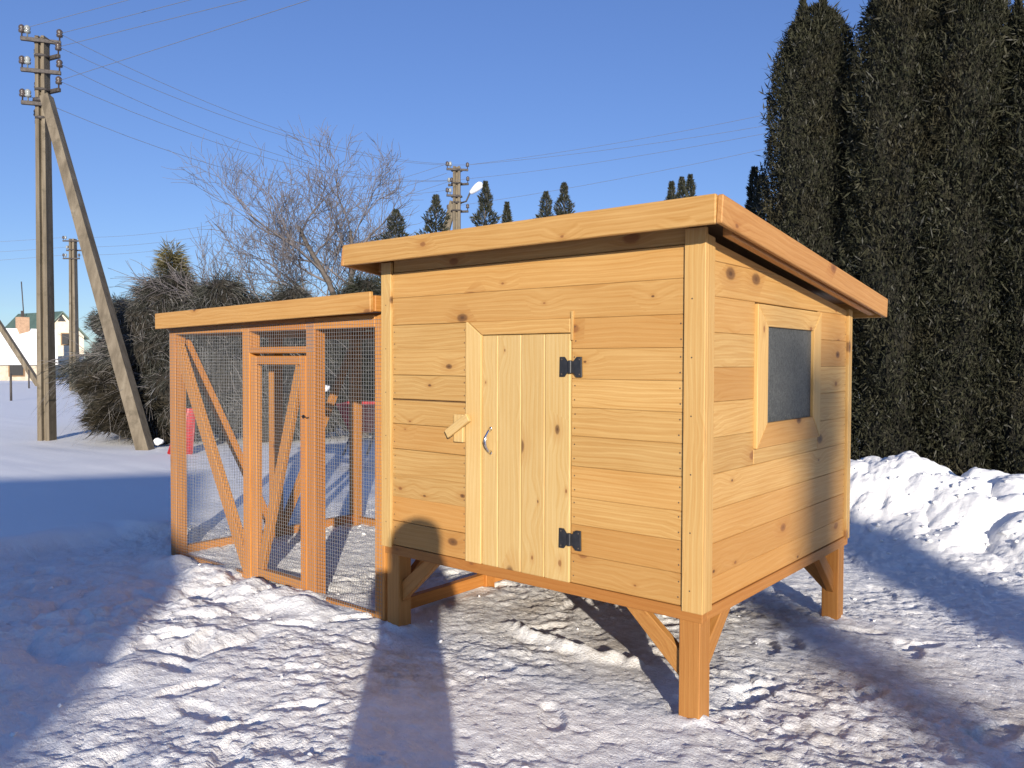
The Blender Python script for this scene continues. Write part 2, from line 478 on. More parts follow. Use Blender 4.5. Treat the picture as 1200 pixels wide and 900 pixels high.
FEET = [(RNG.uniform(-5, 3), RNG.uniform(-2.6, 3.2), RNG.uniform(0, math.pi), RNG.uniform(0.8, 1.1)) for _ in range(170)]
def ground_height(X, Y):
    tr = tread_mask(X, Y)
    wx = X + 0.05 * perlin(X * 3.1, Y * 3.1, 11); wy = Y + 0.05 * perlin(X * 3.1, Y * 3.1, 12)
    z = 0.022 * perlin(X * 0.7, Y * 0.7, 1) + 0.014 * perlin(wx * 2.3, wy * 2.3, 2)
    a = perlin(wx * 5.5, wy * 5.5, 3); b = perlin(wx * 11, wy * 15, 4)
    c = perlin(wx * 23, wy * 31, 7); e = perlin(X * 34, Y * 46, 8)
    rough = 0.009 * a + 0.0070 * b + 0.0062 * (0.4 - np.abs(c)) + 0.0048 * e
    # broken plates of trodden crust and the cracks between them
    pl = worley(wx * 5.2, wy * 7.0, 2); rough = rough + 0.006 * sstep(0.34, 0.40, pl)
    pl2 = worley(wx * 11.0, wy * 14.0, 3); rough = rough + 0.0045 * sstep(0.36, 0.44, pl2)
    cr = np.abs(perlin(wx * 4.0 + 0.6 * a, wy * 6.0 + 0.6 * b, 9)); rough = rough - 0.007 * (1 - sstep(0.0, 0.05, cr))
    cr = np.abs(perlin(wx * 9.0, wy * 12.0, 19)); rough = rough - 0.006 * (1 - sstep(0.0, 0.07, cr))
    cr = np.abs(perlin(wx * 17.0, wy * 22.0, 20)); rough = rough - 0.004 * (1 - sstep(0.0, 0.10, cr))
    rough = rough * (0.55 + 0.75 * sstep(-0.3, 0.4, perlin(X * 1.1, Y * 1.1, 21)))
    z = z + rough * (0.10 + 0.90 * tr)
    foot = np.zeros_like(X)
    for fx, fy, fa, fs in FEET:
        s = (np.abs(X - fx) < 0.3) & (np.abs(Y - fy) < 0.3)
        if not s.any(): continue
        dx = X[s] - fx; dy = Y[s] - fy
        u = (dx * math.cos(fa) + dy * math.sin(fa)) / (0.15 * fs); v = (-dx * math.sin(fa) + dy * math.cos(fa)) / (0.058 * fs)
        r = np.sqrt(u * u + v * v)
        foot[s] += -0.017 * (1 - sstep(0.84, 1.04, r)) + 0.003 * np.exp(-((r - 1.22) / 0.16) ** 2)
    z = z + foot * tr
    # untouched field lies higher, its edge is a crumbled berm
    field = (1 - tr) * (1 - sstep(9, 15, np.hypot(X, Y)))
    z = z + 0.05 * field
    bd = seg_dist(X, Y, BERM)
    z = z + (0.075 + 0.06 * perlin(X * 4, Y * 4, 31)) * np.exp(-(bd / 0.22) ** 2) + 0.03 * np.exp(-(bd / 0.5) ** 2)
    lf = np.exp(-(np.hypot(X - LUMPC[0], Y - LUMPC[1]) / 1.3) ** 2)
    lw1 = worley(wx * 3.0, wy * 3.0, 23)
    z = z + lf * tr * (0.085 * np.sqrt(np.clip(1 - (lw1 / 0.75) ** 2, 0, 1)) + 0.05 * perlin(wx * 4, wy * 4, 24) + 0.02 * perlin(wx * 9, wy * 9, 25) - 0.05)
    # ridge of snow under the house
    rd = seg_dist(X + 0.03 * perlin(X * 7, Y * 7, 15), Y + 0.03 * perlin(X * 7, Y * 7, 16), RIDGE)
    z = z + (0.042 + 0.035 * perlin(X * 9, Y * 9, 14)) * np.exp(-(rd / 0.035) ** 2)
    # drift against the run front and round the legs
    fr = sstep(-4.5, -4.2, X) * (1 - sstep(-2.6, -1.95, X))
    z = z + fr * (0.05 + 0.045 * perlin(X * 5, Y * 5, 17)) * np.exp(-((Y + 0.06) / 0.13) ** 2)
    for lx, ly in ((-0.06, 0.07), (-1.87, 0.07), (-0.06, 1.83), (-1.87, 1.83), (-2.72, 0.1)):
        z = z + 0.035 * np.exp(-(np.hypot(X - lx, Y - ly) / 0.085) ** 2) * (1 + perlin(X * 14, Y * 14, 18))
    # shovelled bank before the thujas
    along = (X - BANK_A[0]) * _bd[0] + (Y - BANK_A[1]) * _bd[1]
    acr = (X - BANK_A[0]) * _bn[0] + (Y - BANK_A[1]) * _bn[1]
    hgt = np.interp(along, [-4.5, -1.5, 0.2, 0.75, 1.4, 2.3, 3.5, 6, 8], [0, 0.40, 0.52, 0.62, 0.52, 0.47, 0.40, 0.34, 0])
    acw = acr + 0.16 * perlin(X * 1.6, Y * 1.6, 41)
    prof = np.where(acw > 0, np.exp(-(acw / 0.62) ** 2.2 * np.sign(acw) ** 2) if False else np.exp(-np.abs(acw / 0.66) ** 2.2), np.exp(-np.abs(acw / 0.75) ** 2))
    bx = X + 0.09 * perlin(X * 4, Y * 4, 43); by = Y + 0.09 * perlin(X * 4, Y * 4, 44)
    w1 = worley(bx * 2.3, by * 2.3, 7); w2 = worley(bx * 4.8, by * 4.8, 8)
    lump = 0.17 * np.sqrt(np.clip(1 - (w1 / 0.78) ** 2, 0.02, 1)) + 0.05 * np.sqrt(np.clip(1 - (w2 / 0.7) ** 2, 0, 1)) - 0.10
    apron = np.exp(-np.abs(acw / 1.05) ** 3)
    lump = lump + 0.022 * perlin(X * 7, Y * 7, 45) + 0.005 * perlin(X * 19, Y * 19, 46)
    on = (hgt > 0)
    z = z + np.where(on, hgt * prof + lump * apron * np.clip(hgt / 0.45, 0, 1), 0)
    far = np.hypot(X, Y)
    z = z * (1 - sstep(60, 140, far)) + 0.35 * sstep(20, 60, far) * perlin(X * 0.03, Y * 0.03, 51)
    return z, tr * (1 - 0.75 * np.where(on, np.clip(hgt / 0.4, 0, 1) * apron, 0))
gx = axis(-4.9, 2.6, 0.0147, 1600); gy = axis(-2.4, 4.6, 0.0147, 1600)
GX, GY = np.meshgrid(gx, gy)
GZ, GT = ground_height(GX.ravel(), GY.ravel())
nx, ny = len(gx), len(gy)
idx = np.arange(nx * ny).reshape(ny, nx)
quads = np.stack([idx[:-1, :-1], idx[:-1, 1:], idx[1:, 1:], idx[1:, :-1]], -1).reshape(-1, 4)
me = npmesh('snow_ground', np.stack([GX.ravel(), GY.ravel(), GZ], 1), quads, True)
at_ = me.attributes.new('tread', 'FLOAT', 'POINT'); at_.data.foreach_set('value', GT.astype(np.float32))
def dirt_mask(X, Y):
    d = np.zeros_like(X)
    for px, py, r_ in ((1010, 800, 0.55), (1130, 850, 0.6), (900, 720, 0.5), (760, 760, 0.5), (620, 710, 0.5), (470, 790, 0.4), (700, 690, 0.6), (990, 880, 0.5)):
        q = gnd(px, py); d = np.maximum(d, np.exp(-(np.hypot(X - q[0], Y - q[1]) / r_) ** 2))
    return d
da = me.attributes.new('dirt', 'FLOAT', 'POINT'); da.data.foreach_set('value', dirt_mask(GX.ravel(), GY.ravel()).astype(np.float32))
g = link('snow_ground', me, M_SNOW)
tag(g, 'trampled white snow covering the whole yard', 'snow', kind='structure')
def gz(x, y):
    return float(ground_height(np.array([x]), np.array([y]))[0][0])

# loose clods lying on the trodden snow
def blob_verts(n, rnd, amp):
    bm = bmesh.new(); bmesh.ops.create_icosphere(bm, subdivisions=n, radius=1)
    V = np.array([v.co[:] for v in bm.verts]); Fc = np.array([[v.index for v in f.verts] for f in bm.faces]); bm.free()
    return V, Fc
IV, IF = blob_verts(1, 0, 0)
Vs = []; Fs = []; k = 0
for i in range(260):
    if i < 130: x, y = RNG.uniform(-4.6, 2.6), RNG.uniform(-2.3, 3.4)
    else:
        a = RNG.uniform(0.0, 3.2); b = RNG.uniform(0.1, 1.5) * RNG.uniform(0.5, 1)
        x, y = BANK_A[:2] + _bd * a + _bn * b
    s = 0.006 + 0.015 * RNG.random() ** 3 + (0.016 * RNG.random() if i >= 130 else 0)
    sc = s * RNG.uniform(0.65, 1.25, 3) * [1, 1, 0.6]
    P = IV * (1 + 0.28 * RNG.standard_normal((len(IV), 1))) * sc
    Vs.append(P + [x, y, 0]); Fs.append(IF + k); k += len(IV)
Vs = np.concatenate(Vs)
cent = Vs.reshape(-1, len(IV), 3).mean(1)
cz = ground_height(cent[:, 0], cent[:, 1])[0]
Vs.reshape(-1, len(IV), 3)[:, :, 2] += (cz + 0.004)[:, None]
o = link('snow_clods', npmesh('snow_clods', Vs, np.concatenate(Fs), True), M_SNOW)
tag(o, 'small loose clods of snow scattered over the trodden yard', 'snow clods', kind='stuff')
#@@HOUSE
# ------------------------------------------------------------------ hen house
HW, HD = 1.95, 1.91
house = empty('hen_house', (-0.97, 0.95, 0.0), 'raised pine hen house on four legs with sloping roof, plank door and side window', 'hen house')
X_, Y_, Z_ = (1, 0, 0), (0, 1, 0), (0, 0, 1)
def fplank(name, x0, x1, z0, z1, yf, t, mat, parent, bev=0.0025):   # a board lying in the front plane, grain along X
    return prism(name, [(0, 0), (x1 - x0, 0), (x1 - x0, z1 - z0), (0, z1 - z0)], t, (x0, yf + t, z0), X_, Z_, mat, parent, bev)
def fpost(name, x0, x1, z0, z1, yf, t, mat, parent, bev=0.0025):    # grain along Z
    return prism(name, [(0, 0), (z1 - z0, 0), (z1 - z0, x1 - x0), (0, x1 - x0)], t, (x1, yf + t, z0), Z_, (-1, 0, 0), mat, parent, bev)
def sboard(name, poly, xf, t, mat, parent, bev=0.0025, along='Y'):  # poly in (y,z); outer face at x = xf
    y0 = min(p[0] for p in poly); z0 = min(p[1] for p in poly)
    if along == 'Y':
        return prism(name, [(p[0] - y0, p[1] - z0) for p in poly], t, (xf - t, y0, z0), Y_, Z_, mat, parent, bev)
    y1 = max(p[0] for p in poly)
    return prism(name, [(p[1] - z0, y1 - p[0]) for p in poly], t, (xf - t, y1, z0), Z_, (0, -1, 0), mat, parent, bev)
SLOPE = 0.1135
def roof_under(y): return 2.030 - SLOPE * (y + 0.15)      # where the walls stop
rows = [0.487, 0.622, 0.758, 0.882, 1.025, 1.163, 1.293, 1.423, 1.561, 1.699, 1.847]
G = 0.0008
# front wall with its boards
fw = fplank('front_wall', -1.93, -0.02, 0.487, 2.0, 0.032, 0.016, M_ROUGH, house)
for i in range(9):
    z0, z1 = rows[i] + G / 2, rows[i + 1] - G / 2
    dz = random.uniform(-0.004, 0.004) if 0 < i < 8 else 0
    fplank('plank', -1.869, -1.312, z0 + dz, z1 + dz - 0.001, 0.012 + random.uniform(0, .0015), 0.02, M_WALL, fw)
    fplank('plank', -0.664, -0.097, z0, z1, 0.012 + random.uniform(0, .0015), 0.02, M_WALL, fw)
fplank('plank', -1.869, -0.097, rows[9] + G / 2, rows[10] - G / 2, 0.0125, 0.02, M_WALL, fw)
fplank('plank', -1.869, -0.097, rows[10] + G / 2, 1.984, 0.012, 0.02, M_WALL, fw)
fplank('header_beam', -1.869, -0.097, 1.987, 2.06, 0.020, 0.05, M_WALL, fw)
fpost('corner_board', -1.95, -1.871, 0.4705, 2.045, 0.0, 0.02, M_TRIM, house)
fpost('corner_board', -0.095, -0.0, 0.4705, 2.047, 0.0, 0.022, M_TRIM, house)
# nails: two rows of heads at each board end
nv = []; nf = []
def nail(x, y, z, ax):
    k = len(nv); r = 0.0036
    for j in range(6):
        a = j * math.pi / 3
        nv.append((x + r * math.cos(a), y, z + r * math.sin(a)) if ax == 1 else (x, y + r * math.cos(a), z + r * math.sin(a)))
    nf.append(tuple(range(k, k + 6)))
for i in range(9):
    for q in (0.035, 0.10):
        nail(-0.645 + random.uniform(-.004, .004), 0.0112, rows[i] + q, 1); 
        nail(-0.115 + random.uniform(-.004, .004), 0.0112, rows[i] + q, 1)
        nail(-1.850 + random.uniform(-.004, .004), 0.0112, rows[i] + q, 1); nail(-1.330, 0.0112, rows[i] + q, 1)
for z in np.arange(0.56, 2.0, 0.24):
    nail(-0.058, -0.0008, z, 1); nail(-1.91, -0.0008, z + .05, 1)
me = bpy.data.meshes.new('nails'); me.from_pydata(nv, [], nf)
tag(link('nails', me, M_NAIL, fw), kind='stuff')
# door
door = fpost('door', -1.200, -0.667, 0.487, 1.630, 0.028, 0.014, M_DOOR, house)
xs = [-1.2045, -1.101, -0.956, -0.813, -0.667]
for a, b in zip(xs[:-1], xs[1:]):
    fpost('door_plank', a + 0.0015, b - 0.0015, 0.484, 1.630, 0.006 + random.uniform(0, .001), 0.02, M_DOOR, door, 0.004)
# mitred casing round the door
prism('casing', [(0, 0), (1.215 - 0.0, 0), (1.215 - 0.085, -0.103), (0, -0.103)], 0.020, (-1.310, 0.022, 0.490), Z_, X_, M_DOOR, house) if False else None
def fpoly(name, pts, yf, t, mat, parent, along='X', bev=0.0025):
    x0 = min(p[0] for p in pts); x1 = max(p[0] for p in pts); z0 = min(p[1] for p in pts)
    if along == 'X':
        return prism(name, [(p[0] - x0, p[1] - z0) for p in pts], t, (x0, yf + t, z0), X_, Z_, mat, parent, bev)
    return prism(name, [(p[1] - z0, x1 - p[0]) for p in pts], t, (x1, yf + t, z0), Z_, (-1, 0, 0), mat, parent, bev)
fpoly('casing', [(-1.310, 0.486), (-1.206, 0.486), (-1.206, 1.632), (-1.300, 1.700), (-1.310, 1.700)], -0.002, 0.03, M_DOOR, house, 'Z')
fpoly('casing', [(-1.204, 1.634), (-0.668, 1.634), (-0.668, 1.699), (-1.294, 1.699)], 0.002, 0.028, M_WALL, house)
fpoly('casing', [(-0.666, 1.600), (-0.654, 1.600), (-0.654, 1.732), (-0.666, 1.732)], 0.004, 0.02, M_TRIM, house, 'Z', 0.001)
# hinges: butterfly plates
def hinge(zc):
    h = fplank('hinge', -0.672, -0.655, zc - 0.03, zc + 0.03, -0.009, 0.014, M_BLACK, door, 0.003)
    for s in (-1, 1):
        pts = [(0, -0.026), (0.018, -0.026), (0.034, -0.046), (0.062, -0.046), (0.060, 0.046), (0.034, 0.046), (0.018, 0.026), (0, 0.026)]
        P = [(-0.6635 + s * a, zc + b) for a, b in pts]
        if s < 0: P = P[::-1]
        fpoly('hinge_plate', P, -0.0005 if s > 0 else 0.0005, 0.010, M_BLACK, door, 'X', 0.001)
    for s in (-1, 1):
        for b in (-0.034, 0.034):
            lathe('screw', [(0.005, 0), (0.005, 0.002), (0.003, 0.0035)], (-0.6635 + s * 0.049, 0.0006, zc + b), (0, -1, 0), M_NAIL, door, 6)
hinge(1.478); hinge(0.687)
# bow handle
hp = [(-1.147, 0.004, 1.052), (-1.147, -0.012, 1.062), (-1.147, -0.030, 1.085), (-1.147, -0.036, 1.11), (-1.147, -0.030, 1.135), (-1.147, -0.012, 1.157), (-1.147, 0.004, 1.167)]
tube('handle', hp, [0.010, 0.006, 0.006, 0.008, 0.006, 0.006, 0.010], M_CHROME, door, 8)
for z in (1.050, 1.169):
    lathe('handle_foot', [(0.011, 0), (0.011, 0.003), (0.006, 0.006)], (-1.147, 0.006, z), (0, -1, 0), M_CHROME, door, 8)
# wooden turn button
fpost('latch_block', -1.387, -1.320, 1.090, 1.232, -0.010, 0.0225, M_DOOR, house, 0.003)
board('latch_bar', (-1.420, -0.022, 1.128), (-1.270, -0.022, 1.222), 0.044, 0.020, Z_, M_DOOR, house, 0.003)
# side wall
sw = sboard('side_wall', [(0.02, 0.487), (1.89, 0.487), (1.89, roof_under(1.89) - .03), (0.02, roof_under(0.02) - .03)], -0.034, 0.016, M_ROUGH, house)
srow = [0.487, 0.600, 0.742, 0.884, 1.034, 1.185, 1.335, 1.480, 1.625, 1.775, 1.92, 2.1]
def clip(y0, y1, z0, z1):
    P = [(y0, z0), (y1, z0)]
    ta, tb = roof_under(y0), roof_under(y1)
    if tb <= z0:                               # cut away before the far end
        yc = (2.030 - z0) / SLOPE - 0.15
        if yc <= y0 + 0.03: return None
        return [(y0, z0), (yc, z0), (y0, min(z1, ta))]
    if ta <= z1: return P + [(y1, tb), (y0, ta)]
    if tb < z1:
        yc = (2.030 - z1) / SLOPE - 0.15
        return P + [(y1, tb), (yc, z1), (y0, z1)]
    return P + [(y1, z1), (y0, z1)]
WY0, WY1, WZ0, WZ1 = 0.530, 1.372, 1.105, 1.768
for i in range(len(srow) - 1):
    z0, z1 = srow[i] + G / 2, srow[i + 1] - G / 2
    if z1 <= WZ0 or z0 >= WZ1: spans = [(0.092, 1.848, z0, z1)]
    elif z0 < WZ0: spans = [(0.092, WY0 - .001, z0, z1), (WY0 + .001, WY1 - .001, z0, WZ0 - .001), (WY1 + .001, 1.848, z0, z1)]
    elif z1 > WZ1: spans = [(0.092, WY0 - .001, z0, z1), (WY0 + .001, WY1 - .001, WZ1 + .001, z1), (WY1 + .001, 1.848, z0, z1)]
    else: spans = [(0.092, WY0 - .001, z0, z1), (WY1 + .001, 1.848, z0, z1)]
    for (a, b, c, d) in spans:
        if d - c < 0.01: continue
        P = clip(a, b, c, d)
        if P: sboard('plank', P, -0.013 - random.uniform(0, .0015), 0.02, M_WALL, sw)
sboard('corner_board', [(0.0225, 0.4712), (0.090, 0.4712), (0.090, roof_under(.09) + .01), (0.0225, roof_under(.0225) + .01)], -0.0007, 0.02, M_TRIM, house, along='Z')
sboard('corner_board', [(1.850, 0.4705), (1.910, 0.4705), (1.910, roof_under(1.91) + .01), (1.850, roof_under(1.85) + .01)], 0.0, 0.022, M_TRIM, house, along='Z')
nv.clear(); nf.clear()
for i in range(9):
    for q in (0.04, 0.11):
        nail(-0.0122, 0.11, srow[i] + q, 0); nail(-0.0122, 1.825, srow[i] + q, 0)
me = bpy.data.meshes.new('nails'); me.from_pydata(nv, [], nf)
tag(link('nails', me, M_NAIL, sw), kind='stuff')
# window
PY0, PY1, PZ0, PZ1 = 0.652, 1.262, 1.218, 1.668
win = sboard('window', [(WY0 + .03, WZ0 + .03), (WY1 - .03, WZ0 + .03), (WY1 - .03, WZ1 - .03), (WY0 + .03, WZ1 - .03)], -0.032, 0.004, M_DARK, house)
sboard('casing', [(WY0, WZ0), (PY0, PZ0), (PY0, PZ1), (WY0, WZ1)], 0.002, 0.028, M_TRIM, win, along='Z')
sboard('casing', [(WY1, WZ0), (WY1, WZ1), (PY1, PZ1), (PY1, PZ0)], 0.002, 0.028, M_TRIM, win, along='Z')
sboard('casing', [(WY0 + .003, WZ0), (WY1 - .003, WZ0), (PY1 - .003, PZ0), (PY0 + .003, PZ0)], 0.001, 0.028, M_WALL, win)
sboard('casing', [(PY0 + .003, PZ1), (PY1 - .003, PZ1), (WY1 - .003, WZ1), (WY0 + .003, WZ1)], 0.001, 0.028, M_WALL, win)
sboard('pane', [(PY0 - .01, PZ0 - .01), (PY1 + .01, PZ0 - .01), (PY1 + .01, PZ1 + .01), (PY0 - .01, PZ1 + .01)], -0.014, 0.004, M_PANE, win, 0.0005)
# back and left walls (boards too)
bw = fplank('back_wall', -1.93, -0.02, 0.487, 1.80, 1.862, 0.014, M_ROUGH, house)
for i in range(8):
    fplank('plank', -1.925, -0.025, srow[i] + G, srow[i + 1] - G if i < 7 else 1.62, 1.878, 0.02, M_WALL, bw)
fplank('plank', -1.925, -0.025, 1.622, 1.795, 1.878, 0.02, M_WALL, bw)
lw = sboard('left_wall', [(0.03, 0.487), (1.85, 0.487), (1.85, 1.79), (0.03, 1.99)], -1.914, 0.012, M_ROUGH, house)
for i in range(len(srow) - 1):
    P = clip(0.035, 1.86, srow[i] + G / 2, srow[i + 1] - G / 2)
    if P: sboard('plank', P, -1.928, 0.02, M_WALL, lw)
# sill beams, floor
fplank('sill_beam', -1.93, -0.004, 0.432, 0.485, 0.008, 0.045, M_LEG, house)
sboard('sill_beam', [(0.055, 0.434), (1.895, 0.434), (1.895, 0.4855), (0.055, 0.4855)], -0.006, 0.045, M_LEG, house)
fplank('sill_beam', -1.93, -0.055, 0.432, 0.485, 1.85, 0.045, M_LEG, house)
sboard('sill_beam', [(0.055, 0.434), (1.848, 0.434), (1.848, 0.4855), (0.055, 0.4855)], -1.895, 0.04, M_LEG, house)
prism('floor_board', [(0, 0), (1.78, 0), (1.78, 1.78), (0, 1.78)], 0.018, (-1.87, 0.06, 0.462), X_, Y_, M_ROUGH, house)
# legs with their braces
def leg(x0, y0, sx, sy):
    l = prism('leg', [(0, 0), (0.53, 0), (0.53, 0.096), (0, 0.096)], 0.096, (x0 + 0.096, y0 + 0.096, -0.08), Z_, (-1, 0, 0), M_LEG, house, 0.004)
    xe = x0 + 0.096 if sx > 0 else x0
    ye = y0 + 0.096 if sy > 0 else y0
    yc = y0 + 0.045 if sy > 0 else y0 + 0.051
    xc = x0 + 0.051 if sx < 0 else x0 + 0.045
    # brace in the front/back plane
    zt, zb, w = 0.431, 0.165, 0.085
    P = [(xe, zb), (xe, zb + 0.115), (xe + sx * 0.185, zt), (xe + sx * 0.285, zt)]
    if sx < 0: P = P[::-1]
    a = math.atan2(zt - zb, sx * 0.285)
    def slanted(poly3, name):      # keep grain along the brace
        p0 = Vector(poly3[0]); p1 = Vector(poly3[-1])
        return p0, p1
    p0 = Vector((xe, yc, zb)); ex = (Vector((xe + sx * 0.285, yc, zt)) - p0).normalized(); ey = Vector((0, -1, 0)).cross(ex) * (1 if sx > 0 else -1)
    if ey.z < 0: ey = -ey
    q = [Vector((x, yc, z)) - p0 for x, z in [(xe, zb), (xe + sx * 0.285, zt), (xe + sx * 0.185, zt), (xe, zb + 0.115)]]
    pol = [(v.dot(ex), v.dot(ey)) for v in q]
    ez = ex.cross(ey)
    prism('brace', pol, 0.04, p0 - ez * 0.02, ex, ey, M_LEG, l, 0.003)
    p0 = Vector((xc, ye, zb)); ex = (Vector((xc, ye + sy * 0.285, zt)) - p0).normalized()
    ey = Vector((1, 0, 0)).cross(ex)
    if ey.z < 0: ey = -ey
    q = [Vector((xc, y, z)) - p0 for y, z in [(ye, zb), (ye + sy * 0.285, zt), (ye + sy * 0.185, zt), (ye, zb + 0.115)]]
    pol = [(v.dot(ex), v.dot(ey)) for v in q]
    ez = ex.cross(ey)
    prism('brace', pol, 0.04, p0 - ez * 0.02, ex, ey, M_LEG, l, 0.003)
leg(-0.116, 0.020, -1, 1); leg(-1.925, 0.020, 1, 1); leg(-0.116, 1.782, -1, -1); leg(-1.925, 1.782, 1, -1)
# roof
RX0, RX1, RY0, RY1 = -2.092, 0.112, -0.150, 2.115
def rt(y): return 2.142 - SLOPE * (y - RY0)
sl = Vector((0, 1, -SLOPE)).normalized()
Lr = (RY1 - RY0) / sl.y
roof = prism('roof', [(0, 0), (Lr, 0), (Lr, RX1 - RX0 - 0.02), (0, RX1 - RX0 - 0.02)], 0.02, (RX1 - 0.01, RY0 + 0.005, rt(RY0) - 0.027), sl, (-1, 0, 0), M_ROUGH, house, 0.001)
prism('roofing_felt', [(0, 0), (Lr - .03, 0), (Lr - .03, RX1 - RX0 - 0.03), (0, RX1 - RX0 - 0.03)], 0.003, (RX1 - 0.015, RY0 + 0.03, rt(RY0 + .03) - 0.0065), sl, (-1, 0, 0), M_FELT, roof, 0.001)
fplank('fascia', RX0, RX1 - 0.001, 2.027, 2.1405, RY0, 0.024, M_FASC, roof, 0.004)
upn = Vector((1, 0, 0)).cross(sl)
if upn.z < 0: upn = -upn
def slope_board(name, x, t, y0, y1, ztop, h, mat, parent):
    p0 = Vector((x - t, y0, ztop - h)); L = (y1 - y0)
    return prism(name, [(0, 0), (L / sl.y, 0), (L / sl.y, h * .995), (0, h * .995)], t, p0, sl, upn, mat, parent, 0.004)
slope_board('fascia', RX1 + 0.024, 0.024, RY0 + 0.002, RY1, 2.1395, 0.112, M_FASC2, roof)
slope_board('fascia', RX0 - 0.001, 0.024, RY0 + 0.002, RY1, 2.1395, 0.112, M_FASC2, roof)
fplank('fascia', RX0, RX1 - 0.001, rt(RY1) - 0.115, rt(RY1) - 0.003, RY1 - 0.026, 0.024, M_FASC, roof, 0.004)
for x in (-2.02, -1.45, -0.97, -0.49, 0.075):
    slope_board('rafter', x, 0.04, 0.075, RY1 - 0.03, rt(0.075) - 0.03, 0.075, M_FASC2, roof)
#@@RUN
# ------------------------------------------------------------------ chicken run
run = empty('chicken_run', (-3.25, 1.04, 0.0), 'orange stained timber chicken run with wire mesh walls beside the hen house', 'chicken run')
FY, BY, LX, RX = 0.092, 1.905, -4.46, -2.025       # outer planes
TZ = 1.77
S = 0.085
def rpost(x0, y0, z1=TZ, w=S, d=S, parent=run, name='post', z0=-0.06):
    return prism(name, [(0, 0), (z1 - z0, 0), (z1 - z0, w), (0, w)], d, (x0 + w, y0 + d, z0), Z_, (-1, 0, 0), M_RUN, parent, 0.003)
def rrail(p0, p1, w, t, name='rail', up=Z_, parent=run):
    return board(name, p0, p1, w, t, up, M_RUN, parent, 0.003)
rpost(LX, FY); rpost(-3.475, FY); rpost(-2.760, FY); rpost(RX - 0.085, FY)
rpost(LX, 0.96); rpost(LX, BY - S); rpost(RX - S, BY - S); rpost(-3.28, BY - S); rpost(RX - S, 0.98)
cy = FY + 0.03
# front rails
for a, b in ((LX + S, -3.475), (-3.39, -2.76), (-2.675, RX - S)):
    rrail((a, cy, TZ - 0.035), (b, cy, TZ - 0.035), 0.07, 0.06, 'top_rail')
rrail((-3.389, cy, 1.573), (-2.761, cy, 1.573), 0.042, 0.055, 'transom_rail')
rrail((LX + S, cy + .01, 0.012), (-3.476, cy + .01, 0.012), 0.04, 0.04, 'bottom_rail')
rrail((-2.674, cy + .01, 0.000), (RX - S, cy + .01, 0.000), 0.04, 0.04, 'bottom_rail')
rrail((-4.385, cy + .004, 1.62), (-3.455, cy + .004, 0.055), 0.085, 0.05, 'brace', X_)
# door of the run
dr = prism('run_door', [(0, 0), (1.50, 0), (1.50, 0.062), (0, 0.062)], 0.045, (-3.318, FY + 0.006 + 0.045, 0.035), Z_, (-1, 0, 0), M_RUN, run, 0.003)
prism('stile', [(0, 0), (1.50, 0), (1.50, 0.062), (0, 0.062)], 0.045, (-2.769, FY + 0.006 + 0.045, 0.035), Z_, (-1, 0, 0), M_RUN, dr, 0.003)
yd = FY + 0.006 + 0.0225
rrail((-3.317, yd, 1.506), (-2.832, yd, 1.506), 0.056, 0.044, 'door_rail', Z_, dr)
rrail((-3.317, yd, 0.066), (-2.832, yd, 0.066), 0.060, 0.044, 'door_rail', Z_, dr)
rrail((-3.300, yd + .002, 0.10), (-2.850, yd + .002, 1.470), 0.070, 0.040, 'door_brace', X_, dr)
hk = tube('hook', [(-2.79, FY - 0.004, 1.150), (-2.78, FY - 0.018, 1.153), (-2.755, FY - 0.020, 1.158), (-2.735, FY - 0.016, 1.146), (-2.73, FY + 0.0, 1.146)], 0.0035, M_BLACK, dr, 6)
lathe('hook_eye', [(0.012, 0), (0.012, 0.006), (0.006, 0.01)], (-2.79, FY + 0.004, 1.150), (0, -1, 0), M_BLACK, dr, 8)
# left side
lx = LX + 0.0425
for a, b in ((FY + S, 0.96), (0.96 + S, BY - S)):
    rrail((lx, a, TZ - 0.035), (lx, b, TZ - 0.035), 0.07, 0.05, 'top_rail')
    rrail((lx, a, 0.045), (lx, b, 0.045), 0.07, 0.05, 'bottom_rail')
rrail((lx + .004, FY + 0.10, 1.66), (lx + .004, 0.955, 0.09), 0.065, 0.045, 'brace', Y_)
rrail((lx + .004, BY - S - 0.01, 1.60), (lx + .004, 1.06, 0.09), 0.065, 0.045, 'brace', Y_)
# back and right side
by = BY - 0.0425
for a, b in ((LX + S, -3.28), (-3.195, RX - S)):
    rrail((a, by, TZ - 0.035), (b, by, TZ - 0.035), 0.07, 0.05, 'top_rail')
    rrail((a, by, 0.03), (b, by, 0.03), 0.06, 0.05, 'bottom_rail')
rx = RX - 0.0425
for a, b in ((FY + S, 0.98), (0.98 + S, BY - S)):
    rrail((rx, a, TZ - 0.035), (rx, b, TZ - 0.035), 0.07, 0.05, 'top_rail')
    rrail((rx, a, 0.055), (rx, b, 0.055), 0.075, 0.05, 'bottom_rail')
